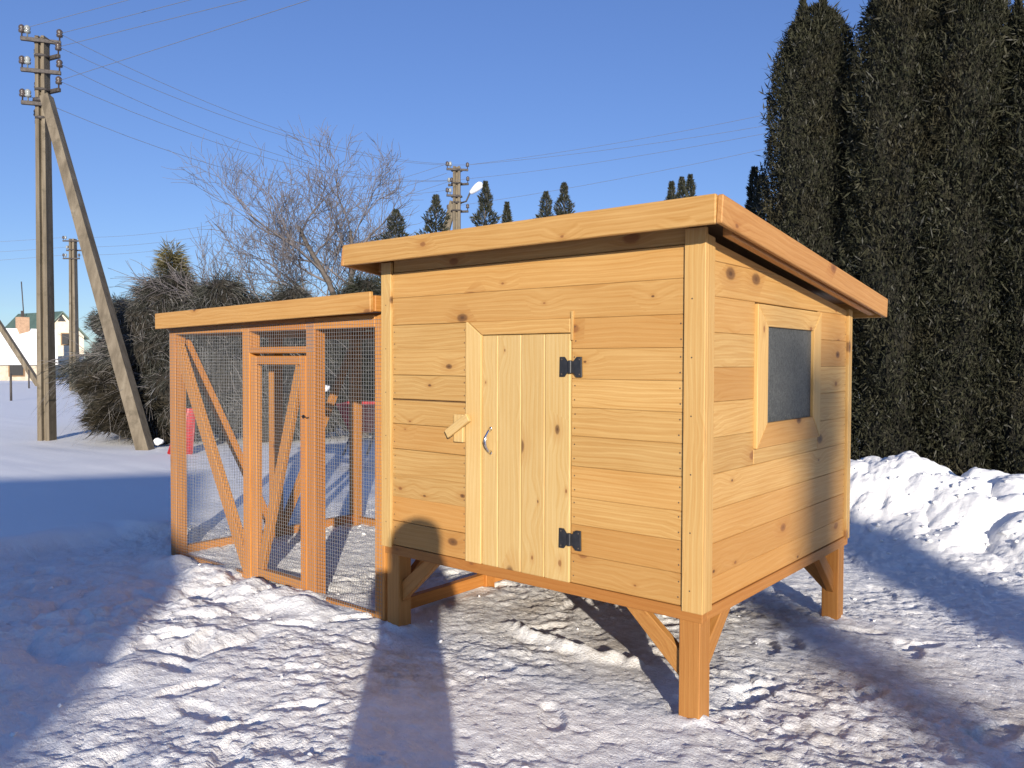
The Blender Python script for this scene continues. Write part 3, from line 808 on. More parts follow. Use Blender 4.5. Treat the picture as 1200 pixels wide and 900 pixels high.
# roof of the run
rr = prism('roof', [(0, 0), (2.42, 0), (2.42, 2.02), (0, 2.02)], 0.018, (-4.465, 0.018, 1.800), (2.42, 0, 0.03), Y_, M_ROUGH, run, 0.001)
prism('fascia', [(0, 0), (2.452, 0), (2.452, 0.117), (0, 0.117)], 0.026, (-4.481, 0.016, 1.738), (2.452, 0, 0.038), Z_, M_FASC, rr, 0.004)
prism('fascia', [(0, 0), (2.0, 0), (2.0, 0.10), (0, 0.10)], 0.024, (-4.479, 0.018, 1.742), Y_, Z_, M_FASC2, rr, 0.003)
prism('fascia', [(0, 0), (2.0, 0), (2.0, 0.09), (0, 0.09)], 0.024, (-2.040, 0.018, 1.782), Y_, Z_, M_RUN, rr, 0.003)
for y in (0.35, 0.75, 1.15, 1.55):
    rrail((-4.45, y, 1.785), (-2.045, y, 1.785), 0.03, 0.05, 'batten', Z_, rr)
# thin snow left on the run's roof
n = 60
ux, uy = np.meshgrid(np.linspace(0, 1, n), np.linspace(0, 1, n))
sx = (-4.44 + 2.375 * ux).ravel(); sy = (0.03 + 1.96 * uy).ravel()
edge = np.minimum(np.minimum(ux, 1 - ux), np.minimum(uy, 1 - uy)).ravel()
sz = 1.812 + 0.0124 * (sx + 4.465) + 0.006 + 0.035 * sstep(0.0, 0.03, edge) * (0.9 + 0.6 * perlin(sx * 3, sy * 3, 61)) - 0.008
ii = np.arange(n * n).reshape(n, n)
o = link('roof_snow', npmesh('roof_snow', np.stack([sx, sy, sz], 1), np.stack([ii[:-1, :-1], ii[:-1, 1:], ii[1:, 1:], ii[1:, :-1]], -1).reshape(-1, 4), True), M_SNOWC)
tag(o, 'thin sheet of snow lying on the chicken run roof', 'snow')
# welded mesh
def wire_panel(name, o, ex, ey, w, h, n, parent, cell=0.0225, r=0.00066):
    o = np.array(o, float); ex = np.array(ex, float); ey = np.array(ey, float); n = np.array(n, float)
    V = []; Fc = []
    def wire(a, b, side, off):
        c = 0.0004 * RNG.standard_normal()
        base = len(V)
        for p in (a, b):
            for s, q in ((-1, -1), (1, -1), (1, 1), (-1, 1)):
                V.append(p + side * (s * r + c) + n * (q * r + off))
        for i in range(4): Fc.append((base + i, base + (i + 1) % 4, base + 4 + (i + 1) % 4, base + 4 + i))
    for k in range(int(w / cell) + 1):
        x = k * cell; wire(o + ex * x, o + ex * x + ey * h, ex, 0)
    for k in range(int(h / cell) + 1):
        z = k * cell; wire(o + ey * z, o + ey * z + ex * w, ey, r * 1.8)
    ob = link(name, npmesh(name, np.array(V), np.array(Fc)), M_WIRE, parent)
    return tag(ob, kind='stuff')
NF = (0, -1, 0)
wire_panel('wire_mesh', (LX + .004, FY - 0.002, 0.01), X_, Z_, 1.07, 1.735, NF, run)
wire_panel('wire_mesh', (-3.385, FY - 0.002, 1.56), X_, Z_, 0.70, 0.185, NF, run)
wire_panel('wire_mesh', (-3.372, FY + 0.0035, 0.03), X_, Z_, 0.60, 1.50, NF, dr)
wire_panel('wire_mesh', (-2.745, FY - 0.002, 0.01), X_, Z_, 0.70, 1.735, NF, run)
wire_panel('wire_mesh', (LX - .002, FY + .004, 0.01), Y_, Z_, BY - FY - .01, 1.74, (-1, 0, 0), run)
wire_panel('wire_mesh', (LX + .004, BY + .002, 0.01), X_, Z_, RX - LX - .01, 1.74, (0, 1, 0), run)
#@@POLES
# ------------------------------------------------------------------ utility poles
def conc_shaft(name, base, top, w0, w1, parent, facing):
    """precast post of H section: two flanges and a recessed web, tapering"""
    base = Vector(base); top = Vector(top); ax = (top - base).normalized()
    f = Vector((facing[0], facing[1], 0)); f = (f - ax * f.dot(ax)).normalized(); s = ax.cross(f)
    pr = [(-1, -1), (1, -1), (1, 0.95), (0.35, 0.95), (0.30, 0.35), (-0.22, 0.35), (-0.27, 0.95), (-1, 0.95)]
    V = []
    N = 8
    for i in range(N + 1):
        t = i / N; w = (w0 + (w1 - w0) * t) / 2; c = base.lerp(top, t)
        for a, b in pr: V.append(tuple(c + s * (a * w) + f * (b * w * 1.15)))
    k = len(pr); Fc = []
    for i in range(N):
        for j in range(k): Fc.append((i * k + j, i * k + (j + 1) % k, (i + 1) * k + (j + 1) % k, (i + 1) * k + j))
    Fc.append(tuple(range(k))[::-1]); Fc.append(tuple(range(N * k, (N + 1) * k)))
    me = bpy.data.meshes.new(name); me.from_pydata(V, [], Fc); me.update()
    bm = bmesh.new(); bm.from_mesh(me); bmesh.ops.recalc_face_normals(bm, faces=bm.faces[:]); bm.to_mesh(me); bm.free()
    return link(name, me, M_CONC, parent)
def insulator(p, up, parent, pale=False):
    up = Vector(up).normalized()
    i = lathe('insulator', [(0.014, -0.10), (0.014, 0.0), (0.052, 0.0), (0.060, 0.035), (0.040, 0.05), (0.055, 0.07), (0.055, 0.10), (0.034, 0.13), (0.014, 0.142)], p, up, M_GLASSI if pale else M_PORC, parent, 10)
    return i
def utility_pole(base, h, label, side, fac, arms, strut=None, w0=0.29, w1=0.20, grp='utility poles', lamp=False, arm_len=0.5):
    b = np.array(base, float); b[2] = gz(b[0], b[1]) - 0.05
    e = empty('utility_pole', (b[0], b[1], b[2]), label, 'utility pole', grp)
    s = np.array([side[0], side[1], 0.0]); s /= np.linalg.norm(s); f = np.array([fac[0], fac[1], 0.0]); f /= np.linalg.norm(f)
    conc_shaft('shaft', b, b + [0, 0, h], w0, w1, e, fac)
    att = []
    for j, (dz, a, off, sides) in enumerate(arms):
        d = math.cos(a) * s + math.sin(a) * f
        c = b + [0, 0, h - dz]
        p0, p1 = c - d * arm_len * (1 if -1 in sides else 0.35), c + d * arm_len * (1 if 1 in sides else 0.35)
        q = np.cross(d, [0, 0, 1.0]); shift = q * (w1 * 0.62) * off
        ar = board('crossarm', tuple(p0 + shift), tuple(p1 + shift), 0.070, 0.06, Z_, M_STEEL, e, 0.004)
        for sg in sides:
            p = c + shift + d * arm_len * sg * 0.93 + np.array([0, 0, 0.11])
            insulator(tuple(p), (0, 0, 1), e, pale=(j == 1 and sg < 0))
            att.append(p + [0, 0, 0.06])
            if sg < 0:
                p2 = c + shift + d * arm_len * sg * 0.66 + np.array([0, 0, 0.11])
                insulator(tuple(p2), (0, 0, 1), e, pale=(j % 2 == 0))
        lathe('clamp_band', [(w1 * 0.80, -0.02), (w1 * 0.82, 0.0), (w1 * 0.80, 0.02)], tuple(c), Z_, M_STEEL, e, 10)
    if strut is not None:
        sb = np.array(strut, float); sb[2] = gz(sb[0], sb[1]) - 0.08
        top = b + [0, 0, h - 1.12] + (sb - b) * np.array([1, 1, 0]) / np.linalg.norm((sb - b)[:2]) * 0.14
        tdir = top - sb
        conc_shaft('strut', sb, top, w0 * 0.92, w1 * 0.95, e, (-f[0], -f[1]))
        lathe('strut_band', [(0.17, -0.03), (0.175, 0), (0.17, 0.03)], tuple(b + [0, 0, h - 1.18]), Z_, M_STEEL, e, 10)
    return e, att
def perp(v): return np.array([-v[1], v[0]])
FW = _F[:2] / np.linalg.norm(_F[:2]); RT = _R[:2]
P1 = gat(54, 15.2); S1 = gnd(172, 529)
A6 = [(0.10, -0.35, 1, (-1, 1)), (0.36, 0.45, -1, (-1, 1)), (0.66, -0.3, 1, (-1, 1)), (0.98, 0.45, -1, (-1, 1)), (1.26, -0.3, 1, (-1,)), (1.50, 0.4, -1, (-1,))]
pole1, at1 = utility_pole(P1, 7.55, 'weathered concrete utility pole with leaning strut beside the brown conifer', RT, -FW, A6, S1, 0.225, 0.17, arm_len=0.33)
P2 = gat(535, 27.0)
pole2, at2 = utility_pole(P2, 8.0, 'concrete utility pole with white street lamp rising behind the hen house roof', RT, -FW,
    [(0.12, -0.2, 1, (-1, 1)), (0.55, 0.3, -1, (-1, 1)), (0.98, -0.2, 1, (-1,)), (1.45, 0.2, -1, (-1, 1))], gat(470, 28.5), 0.30, 0.24, arm_len=0.36)
# street lamp head on pole 2
lb = P2 + [0, 0, 8.0 - 1.25]; RT3 = np.array([RT[0], RT[1], 0]); FW3 = np.array([FW[0], FW[1], 0])
lp = [lb + RT3 * 0.1, lb + RT3 * 0.32 - FW3 * .1 + [0, 0, 0.05], lb + RT3 * 0.45 - FW3 * .15 + [0, 0, 0.32]]
tube('lamp_arm', lp, 0.028, M_STEEL, pole2)
lathe('lamp_head', [(0.04, 0), (0.08, 0.05), (0.115, 0.22), (0.13, 0.34), (0.115, 0.47), (0.05, 0.53)], tuple(lp[-1] + [0, 0, -0.02]), tuple(RT3 * 0.75 - FW3 * 0.35 + [0, 0, 0.55]), M_LAMPW, pole2, 14)
P3 = gat(87, 41)
pole3, at3 = utility_pole(P3, 7.7, 'plain concrete utility pole standing before the gabled house', RT, -FW, [(0.12, 0, 1, (-1, 1)), (0.55, 0, -1, (-1, 1)), (1.0, 0, 1, (-1, 1))], None, 0.34, 0.26, arm_len=0.42)
P5 = gat(-38, 47); S5 = gat(47, 47.5)
pole5, at5 = utility_pole(P5, 7.4, 'concrete utility pole whose strut slants before the snowy roofed outbuilding', RT, -FW, [(0.12, 0, 1, (-1, 1)), (0.6, 0, -1, (-1, 1))], S5, 0.30, 0.24)
# braced pole behind the viewer, its shadow falls across the yard and the hen house
bs = gnd(1040, 800); P4 = np.array([bs[0] - LDIR[0] * 34.0, bs[1] - LDIR[1] * 34.0, 0])
pole4, at4 = utility_pole(P4, 9.5, 'stout concrete utility pole standing in the yard behind the viewer', perp(LDIR), LDIR, A6[:2], None, 0.50, 0.44, arm_len=0.34)
def wire_span(a, b, sag, label, grp, r=0.0048, n=20):
    a = np.array(a, float); b = np.array(b, float)
    pts = [a + (b - a) * t - np.array([0, 0, 4 * sag * t * (1 - t)]) for t in np.linspace(0, 1, n)]
    o = link('power_line', tube_mesh(pts, r, 4, False), M_CABLE)
    return tag(o, label, 'power line', grp)
# pole 1 -> pole 2
for k, (i, j) in enumerate(((1, 0), (3, 1), (5, 2), (7, 3), (8, 4))):
    wire_span(at1[i], at2[j], 0.55 + 0.05 * k, ('topmost', 'second highest', 'middle', 'second lowest', 'lowest')[k] + ' of five sagging power lines between strutted pole and lamp pole', 'lines to the lamp pole')
# pole 1 -> pole behind the viewer
T4 = P4 + [0, 0, 7.6]
for k, (px, d) in enumerate(((150, 13.0), (222, 12.4), (288, 11.6), (362, 10.6))):
    a = at1[(0, 1, 3, 7)[k]]; q = at(px, 0, d); e_ = a + (q - a) * 6.0
    wire_span(a, e_, 0.0, ('topmost', 'second highest', 'second lowest', 'lowest')[k] + ' of four power lines climbing from the strutted pole over the yard', 'lines over the yard', n=3)
# pole 2 -> pole off to the right behind the thujas
for k, (py, i) in enumerate(((118, 1), (131, 1), (140, 3), (158, 5))):
    e_ = at(900, py, 21.0); a = at2[min(i, len(at2) - 1)]; e2 = a + (e_ - a) * 1.9
    wire_span(a, e2, 0.35, ('topmost', 'second highest', 'second lowest', 'lowest')[k] + ' of four power lines from the lamp pole behind the thujas', 'lines behind the thujas', 0.0048)
# pole 3 lines
for k, i in enumerate((0, 2, 4)):
    wire_span(at3[i], at3[i] + np.array([-RT[0], -RT[1], 0]) * 30 + [0, 0, -0.3 - .2 * k], 0.5, ('topmost', 'middle', 'lowest')[k] + ' of three thin power lines running from the plain pole past the gabled house', 'lines of the plain pole', 0.006)
    wire_span(at3[i + 1], at2[0] + [0, 0, -0.3 * k], 0.6, ('topmost', 'middle', 'lowest')[k] + ' of three thin power lines from the plain pole behind the bare tree', 'lines behind the bare tree', 0.006)
#@@TREES
# ------------------------------------------------------------------ vegetation
def blades_mesh(name, P, D, Sd, L, W, bend=0.0):
    """N pointed leaf quads: base P, direction D, side vector Sd"""
    N = len(P)
    D = D / (np.linalg.norm(D, axis=1, keepdims=True) + 1e-9)
    Sd = Sd - D * (Sd * D).sum(1, keepdims=True); Sd = Sd / (np.linalg.norm(Sd, axis=1, keepdims=True) + 1e-9)
    L = np.asarray(L).reshape(-1, 1); W = np.asarray(W).reshape(-1, 1)
    mid = P + D * L * 0.45
    V = np.empty((N, 4, 3)); V[:, 0] = P; V[:, 1] = mid + Sd * W / 2; V[:, 2] = P + D * L; V[:, 2, 2] -= bend * L[:, 0]; V[:, 3] = mid - Sd * W / 2
    Fc = np.arange(N * 4).reshape(N, 4)
    return npmesh(name, V.reshape(-1, 3), Fc)
def rvec(n): 
    v = RNG.standard_normal((n, 3)); return v / np.linalg.norm(v, axis=1, keepdims=True)
def vnoise(P, s, seed): return perlin(P[:, 0] * s + P[:, 2] * s * 0.71, P[:, 1] * s - P[:, 2] * s * 0.63, seed)
def trunk(base, top, r0, r1, parent, name='trunk'):
    b = np.array(base, float); t = np.array(top, float)
    pts = [b + (t - b) * k + np.array([0.03 * math.sin(k * 7), 0.03 * math.cos(k * 5), 0]) for k in np.linspace(0, 1, 7)]
    return tube(name, pts, list(np.linspace(r0, r1, 7)), M_BARK, parent, 8)
def thuja(base, h, r, label, n=70000, grp='tall thujas behind the snow bank', tips=2, z0=0.15, L=(0.022, 0.062), mat=None, power=9.0):
    b = np.array(base, float); b[2] = gz(b[0], b[1]) if abs(b[0]) < 30 else 0
    if b[2] > 0.2: b[2] = 0.0
    e = empty('thuja_tree', tuple(b), label, 'tree', grp)
    trunk(b - [0, 0, 0.1], b + [0, 0, h * 0.85], 0.09, 0.02, e)
    sd = int(RNG.integers(1, 400))
    tips = tips + 4
    tipo = [(RNG.uniform(-0.45, 0.45) * r, RNG.uniform(-0.45, 0.45) * r, RNG.uniform(0.90, 1.0)) for _ in range(tips)]; tipo[0] = (tipo[0][0], tipo[0][1], 1.0)
    def radius(z, th):
        t = z / h
        base_r = r * (0.80 + 0.25 * np.sin(np.clip(t, 0, 1) * 2.4 + 0.35)) * np.clip(1 - np.clip(t, 0, 1) ** power, 0, 1) ** 0.5
        q = np.stack([np.cos(th) * r, np.sin(th) * r, z * 0.55], 1)
        lum = 0.14 * vnoise(q, 2.3, sd) + 0.16 * vnoise(q, 6.0, sd + 1) + 0.10 * vnoise(q, 14.0, sd + 2)
        flute = 0.09 * perlin(th * 1.6 + 3, z * 0.35, sd + 3)
        return np.maximum(base_r * (1 + lum * 1.5 + flute * 1.7), 0.01)
    z = h * RNG.random(n) ** 0.92; z = np.maximum(z, z0); th = RNG.uniform(0, 2 * math.pi, n)
    rad = radius(z, th); dep = RNG.random(n) ** 2.2
    rr_ = rad * (1 - 0.34 * dep)
    P = np.stack([rr_ * np.cos(th), rr_ * np.sin(th), z], 1)
    out = np.stack([np.cos(th), np.sin(th), np.zeros(n)], 1)
    D = out * RNG.uniform(0.15, 0.8, (n, 1)) + np.array([0, 0, 1.0]) * RNG.uniform(-0.9, 1.3, (n, 1)) + 0.45 * rvec(n)
    Ls = RNG.uniform(L[0], L[1] * 1.25, n); Ws = Ls * RNG.uniform(0.13, 0.30, n)
    lng = RNG.random(n) < 0.05; Ls = np.where(lng, Ls * 1.7, Ls); rr_ = rad * (1 - 0.34 * dep) + np.where(lng, 0.05, 0); P[:, 0] = rr_ * np.cos(th); P[:, 1] = rr_ * np.sin(th)
    # leader tips
    for (tx, ty, tf) in tipo:
        m_ = n // 45
        tz = h * tf + RNG.uniform(-0.55, 0.12, m_) ; k = np.clip((h * tf + 0.14 - tz) / 0.7, 0.03, 1)
        a = RNG.uniform(0, 6.28, m_); rr2 = 0.34 * r * k * RNG.random(m_) ** 0.5
        P = np.concatenate([P, np.stack([tx + rr2 * np.cos(a), ty + rr2 * np.sin(a), tz], 1)])
        D = np.concatenate([D, np.stack([np.cos(a), np.sin(a), np.full(m_, 1.3)], 1) + 0.4 * rvec(m_)])
        l2 = RNG.uniform(L[0], L[1], m_); Ls = np.concatenate([Ls, l2]); Ws = np.concatenate([Ws, l2 * 0.3])
    link('crown', blades_mesh('crown', P + b, D, rvec(len(P)), Ls, Ws), mat or M_THUJA, e)
    # dense dead twigs inside
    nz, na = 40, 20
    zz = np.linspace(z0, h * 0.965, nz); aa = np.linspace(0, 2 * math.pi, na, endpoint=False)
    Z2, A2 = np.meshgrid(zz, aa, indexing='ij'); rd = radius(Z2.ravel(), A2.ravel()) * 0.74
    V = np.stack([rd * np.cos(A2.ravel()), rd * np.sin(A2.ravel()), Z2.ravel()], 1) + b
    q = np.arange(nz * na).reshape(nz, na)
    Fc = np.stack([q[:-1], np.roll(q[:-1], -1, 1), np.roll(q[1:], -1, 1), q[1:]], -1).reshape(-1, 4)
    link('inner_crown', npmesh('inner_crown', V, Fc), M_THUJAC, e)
    return e
thuja(gat(952, 9.3), 5.50, 0.52, 'slim tall thuja nearest the hen house roof corner', 90000, tips=2)
thuja(gat(1052, 8.6), 5.65, 0.50, 'tall dark thuja behind the highest hump of the snow bank', 90000, tips=3)
thuja(gat(1128, 8.2), 5.45, 0.46, 'dark thuja squeezed between two broader thujas over the snow bank', 90000, tips=2)
thuja(gat(1212, 7.9), 4.95, 0.50, 'shorter thuja at the free end of the snow bank', 90000, tips=2)

def conifer_tip(px, py_top, d, r, label, n=5200, grp='young conifers behind the hen house', cone=0.9):
    """small pointed conifer whose tip shows over the roof"""
    top = at(px, py_top, d); h = top[2]
    b = np.array([top[0], top[1], 0.0])
    e = empty('young_conifer', tuple(b), label, 'tree', grp)
    trunk(b - [0, 0, .1], top - [0, 0, 0.05], 0.07, 0.008, e)
    t = 1 - (RNG.random(n) ** 1.5 * min(3.2, h * .9)) / h
    dn = (1 - t) * h
    rad = r * np.clip(dn / (1.5 * cone ** 2), 0, 1) ** 0.9 * (0.72 + 0.28 * np.sin(dn * 13 + px)) + 0.012; a = RNG.uniform(0, 6.28, n)
    rr2 = rad * RNG.random(n) ** 0.45
    P = np.stack([rr2 * np.cos(a), rr2 * np.sin(a), t * h], 1) + b
    D = np.stack([np.cos(a), np.sin(a), RNG.uniform(0.3, 1.6, n)], 1) + 0.3 * rvec(n)
    Ls = RNG.uniform(0.05, 0.15, n) * (0.5 + 0.5 * np.clip(dn / 0.8, 0, 1)); link('crown', blades_mesh('crown', P, D, rvec(n), Ls, Ls * 0.24), M_SPR, e)
    return e
conifer_tip(464, 247, 17.0, 0.75, 'bushy young conifer next to the bare tree twigs')
conifer_tip(511, 230, 17.5, 0.62, 'young conifer with split tip beside the lamp pole strut')
conifer_tip(569, 214, 18.0, 0.55, 'young conifer with a long thin leader right of the lamp pole', cone=1.1)
conifer_tip(594, 238, 19.0, 0.30, 'thin low conifer tip beside the long leader conifer', cone=1.1)
conifer_tip(640, 226, 18.0, 0.48, 'lower of two neighbouring conifer tips over the roof edge')
conifer_tip(661, 216, 18.0, 0.42, 'taller of two neighbouring conifer tips over the roof edge')
conifer_tip(787, 214, 18.0, 0.30, 'small conifer tip just showing over the front fascia')
conifer_tip(799, 209, 18.3, 0.33, 'small conifer tip twin showing over the front fascia')
conifer_tip(809, 206, 18.6, 0.30, 'thin conifer tip highest over the front fascia near its corner')
conifer_tip(884, 198, 12.5, 0.32, 'slender conifer leader beside the slim tall thuja', cone=1.2)
conifer_tip(893, 207, 12.0, 0.42, 'dark conifer pressed against the slim tall thuja', 3600)

def bush(base, h, rx, label, mat, n=42000, L=(0.10, 0.32), W=0.045, droop=0.35, lean=(0, 0), grp=None, core=True, name='conifer_bush', lobes=9, cat='bush', zlow=0.0, twigs=0):
    """shaggy conifer: overlapping leaning boughs, each a mass of thin twigs"""
    b = np.array(base, float); b[2] = gz(b[0], b[1])
    e = empty(name, tuple(b), label, cat, grp)
    trunk(b - [0, 0, .1], b + [lean[0], lean[1], h * 0.8], 0.13, 0.03, e)
    lob = []
    for i in range(lobes):
        f = i / max(1, lobes - 1); z = zlow + h * (0.12 + 0.76 * f); a = i * 2.4 + RNG.uniform(-.4, .4)
        k = math.sqrt(max(0.05, 1 - f ** 1.8)); off = rx * 0.75 * k * RNG.uniform(0.45, 1.05)
        lob.append((off * math.cos(a) + lean[0] * f, off * math.sin(a) + lean[1] * f, z, rx * (0.24 + 0.30 * k) * RNG.uniform(0.7, 1.2), h * (0.11 + 0.05 * k)))
    lob.append((lean[0], lean[1], h * 0.86, rx * 0.26, h * 0.15))
    lob.append((0, 0, h * 0.40, rx * 0.60, h * 0.38)); lob.append((0, 0, h * 0.2, rx * 0.78, h * 0.22))
    wts = np.array([l[3] * l[4] for l in lob]); cnt = (n * wts / wts.sum()).astype(int)
    PP = []; DD = []; cv = []; cf = []; k = 0
    for (ox, oy, oz, lr, lh), c in zip(lob, cnt):
        v = rvec(c); v[:, 2] = np.where(v[:, 2] < -0.3, -v[:, 2] * 0.6, v[:, 2])
        rad = 1 + 0.28 * vnoise(v + [ox, oy, oz], 3.0, 71) + 0.20 * vnoise(v + [ox, oy, oz], 8.0, 72)
        s = (RNG.random(c) ** 0.30 * rad)[:, None]
        PP.append(v * s * [lr, lr, lh] + [ox, oy, oz])
        d = v * [1.0, 1.0, 0.35] + 0.45 * rvec(c); d[:, 2] -= droop * RNG.random(c); DD.append(d)
        J = IV2 * (0.80 + 0.22 * vnoise(IV2 * 1.0 + [ox, oy, oz], 2.5, 73)[:, None]) * [lr, lr, lh] + [ox, oy, oz]
        cv.append(J); cf.append(IF2 + k); k += len(IV2)
    P = np.concatenate(PP); D = np.concatenate(DD); keep = P[:, 2] > 0.02; P = P[keep]; D = D[keep]
    Ls = RNG.uniform(L[0], L[1], len(P)); link('crown', blades_mesh('crown', P + b, D, rvec(len(P)), Ls, W * RNG.uniform(0.35, 1.0, len(P)), 0.25 * droop), mat, e)
    if twigs:
        m_ = twigs; sel_ = RNG.integers(0, len(P), m_); p = P[sel_] + b; d = D[sel_] / np.linalg.norm(D[sel_], axis=1, keepdims=True)
        d = d + 0.35 * rvec(m_); Lt = RNG.uniform(0.25, 0.75, m_)[:, None]
        rings_ = []
        for k in range(5):
            t = k / 4; c_ = p + d * Lt * t + np.array([0, 0, 1.0]) * Lt * (0.25 * t - 0.75 * t * t) * RNG.uniform(0.6, 1.2)
            rad_ = 0.0065 * (1 - 0.6 * t)
            for q in range(3):
                a_ = 2.094 * q; rings_.append(c_ + rad_ * np.array([math.cos(a_), math.sin(a_) * 0.7, math.sin(a_)]))
        Vt = np.stack(rings_, 1); base_ = (np.arange(m_) * 15)[:, None, None]
        q_ = np.array([[r_ * 3 + j, r_ * 3 + (j + 1) % 3, (r_ + 1) * 3 + (j + 1) % 3, (r_ + 1) * 3 + j] for r_ in range(4) for j in range(3)])[None]
        link('twigs', npmesh('twigs', Vt.reshape(-1, 3), (base_ + q_).reshape(-1, 4), True), M_FROST, e)
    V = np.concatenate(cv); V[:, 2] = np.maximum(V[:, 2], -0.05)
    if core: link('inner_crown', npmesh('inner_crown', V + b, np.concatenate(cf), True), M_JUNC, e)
    return e
IV2, IF2 = blob_verts(2, 0, 0)
bush(gat(192, 15.6), 3.25, 1.55, 'shaggy grey brown conifer behind the leaning strut', M_JUN, 80000, lean=(0.1, 0.1), grp='conifers behind the chicken run', name='shaggy_conifer', cat='conifer', lobes=22, W=0.016, droop=0.6, twigs=2600)
bush(gat(168, 14.9), 1.65, 1.02, 'low dark shaggy bush at the foot of the leaning strut', M_JUNB, 44000, W=0.016, droop=0.3, name='low_bush', lobes=12, twigs=500)
bush(gat(205, 15.9) , 3.75, 0.52, 'olive tipped leader standing above the shaggy conifer', M_OLIVE, 20000, W=0.022, lobes=8, name='olive_conifer', cat='conifer', core=False, droop=0.2)
bush(gat(140, 18.5), 2.95, 1.00, 'frosted blue green pine left of the shaggy conifer', M_PINE, 42000, L=(0.06, 0.16), W=0.018, name='pine_tree', cat='pine', droop=0.0)
bush(gat(262, 15.3), 3.10, 1.15, 'grey conifer seen through the left mesh panel of the run', M_JUN, 46000, grp='conifers behind the chicken run', name='shaggy_conifer', cat='conifer', W=0.016, droop=0.5, twigs=1300, lobes=14)
bush(gat(340, 15.6), 2.95, 1.15, 'grey conifer seen through the run door', M_JUN, 46000, grp='conifers behind the chicken run', name='shaggy_conifer', cat='conifer', W=0.016, droop=0.5, twigs=1300, lobes=14)
bush(gat(424, 16.0), 3.15, 1.10, 'dark conifer between the run roof and the hen house corner', M_SPR, 40000, grp='conifers behind the chicken run', name='shaggy_conifer', cat='conifer', W=0.018)
bush(gat(500, 17.0), 2.6, 1.2, 'dark conifer hidden behind the hen house', M_SPR, 16000, grp='conifers behind the chicken run', name='shaggy_conifer', cat='conifer', W=0.04)

# snow caught in the conifers
Vs = []; Fs = []; k = 0
for px, py, d, s_ in ((381, 455, 13.9, .14), (185, 518, 13.7, .15), (353, 538, 13.6, .15)):
    c_ = at(px, py, d); P_ = IV2 * (1 + 0.7 * vnoise(IV2 + c_, 2.4, 81)[:, None]) * [s_ * .6, s_ * .6, s_ * .4]
    Vs.append(P_ + c_); Fs.append(IF2 + k); k += len(IV2)
tag(link('branch_snow', npmesh('branch_snow', np.concatenate(Vs), np.concatenate(Fs), True), M_SNOWC), 'small pads of snow caught in the conifers behind the run', 'snow', kind='stuff')
q4 = gnd(1200, 728); q4 = q4 - np.array([LDIR[0], LDIR[1], 0]) * 16.0  # unseen thuja added up-sun of the snow bank to cast shade on it
thuja((q4[0], q4[1], 0), 4.30, 0.30, 'lone slim thuja added unseen behind the viewer to shade the snow bank', 14000, grp='thujas added for shade behind the viewer', L=(0.08, 0.16))
# bare fruit tree
def bare_tree(base, label, spec, seed, scale=1.0, rmin=0.0045, depth=6):
    rg = random.Random(seed)
    b = Vector((base[0], base[1], gz(base[0], base[1]) - 0.1))
    e = empty('bare_tree', tuple(b), label, 'tree')
    segs = {0: [], 1: []}
    def grow(p, d, L, r, lev):
        n = 5 if lev < 3 else 4
        pts = [p.copy()]; rad = [r]
        for i in range(n):
            d = (d + Vector((rg.gauss(0, .13), rg.gauss(0, .13), rg.gauss(0.03, .10)))).normalized()
            p = p + d * (L / n); pts.append(p.copy()); rad.append(max(rmin * 0.6, r * (1 - 0.45 * (i + 1) / n)))
        segs[0 if lev < 2 else 1].append((pts, rad, 6 if lev < 2 else 3))
        if lev >= depth: return
        nb = (3, 6, 6, 5, 4, 3)[min(lev, 5)]
        for k in range(nb):
            t = 0.30 + 0.70 * (k + rg.random()) / nb; i = min(n - 1, int(t * n)); q = pts[i].lerp(pts[i + 1], t * n - i)
            dd = (pts[i + 1] - pts[i]).normalized()
            a = Vector((rg.gauss(0, 1), rg.gauss(0, 1), rg.gauss(0.25, .7))); a = (a - dd * a.dot(dd)).normalized()
            ang = rg.uniform(0.45, 0.95); nd = (dd * math.cos(ang) + a * math.sin(ang) + Vector((0, 0, 0.10))).normalized()
            grow(q, nd, L * rg.uniform(0.50, 0.74), max(rmin, rad[i] * rg.uniform(0.45, 0.62)), lev + 1)
    for (p, d, L, r, lev) in spec: grow(b + Vector(p) , Vector(d).normalized(), L, r, lev)
    for k, nm, mt in ((0, 'trunk', M_BARK), (1, 'crown', M_TWIG)):
        V = []; Fc = []
        for pts, rad, n in segs[k]:
            base_i = len(V); prev = None
            for i, p in enumerate(pts):
                d = (pts[min(i + 1, len(pts) - 1)] - pts[max(0, i - 1)]).normalized()
                u = d.orthogonal().normalized() if prev is None else (prev - d * prev.dot(d)).normalized(); prev = u; v = d.cross(u)
                for j in range(n):
                    a = 6.2832 * j / n; V.append(p + (u * math.cos(a) + v * math.sin(a)) * rad[i])
            for i in range(len(pts) - 1):
                for j in range(n): Fc.append((base_i + i * n + j, base_i + i * n + (j + 1) % n, base_i + (i + 1) * n + (j + 1) % n, base_i + (i + 1) * n + j))
        link(nm, npmesh(nm, np.array([tuple(v) for v in V]), np.array(Fc), True), mt, e)
    return e
R3 = Vector((RT[0], RT[1], 0)); F3 = Vector((FW[0], FW[1], 0))
def dirv(r, f, u): return R3 * r + F3 * f + Vector((0, 0, u))
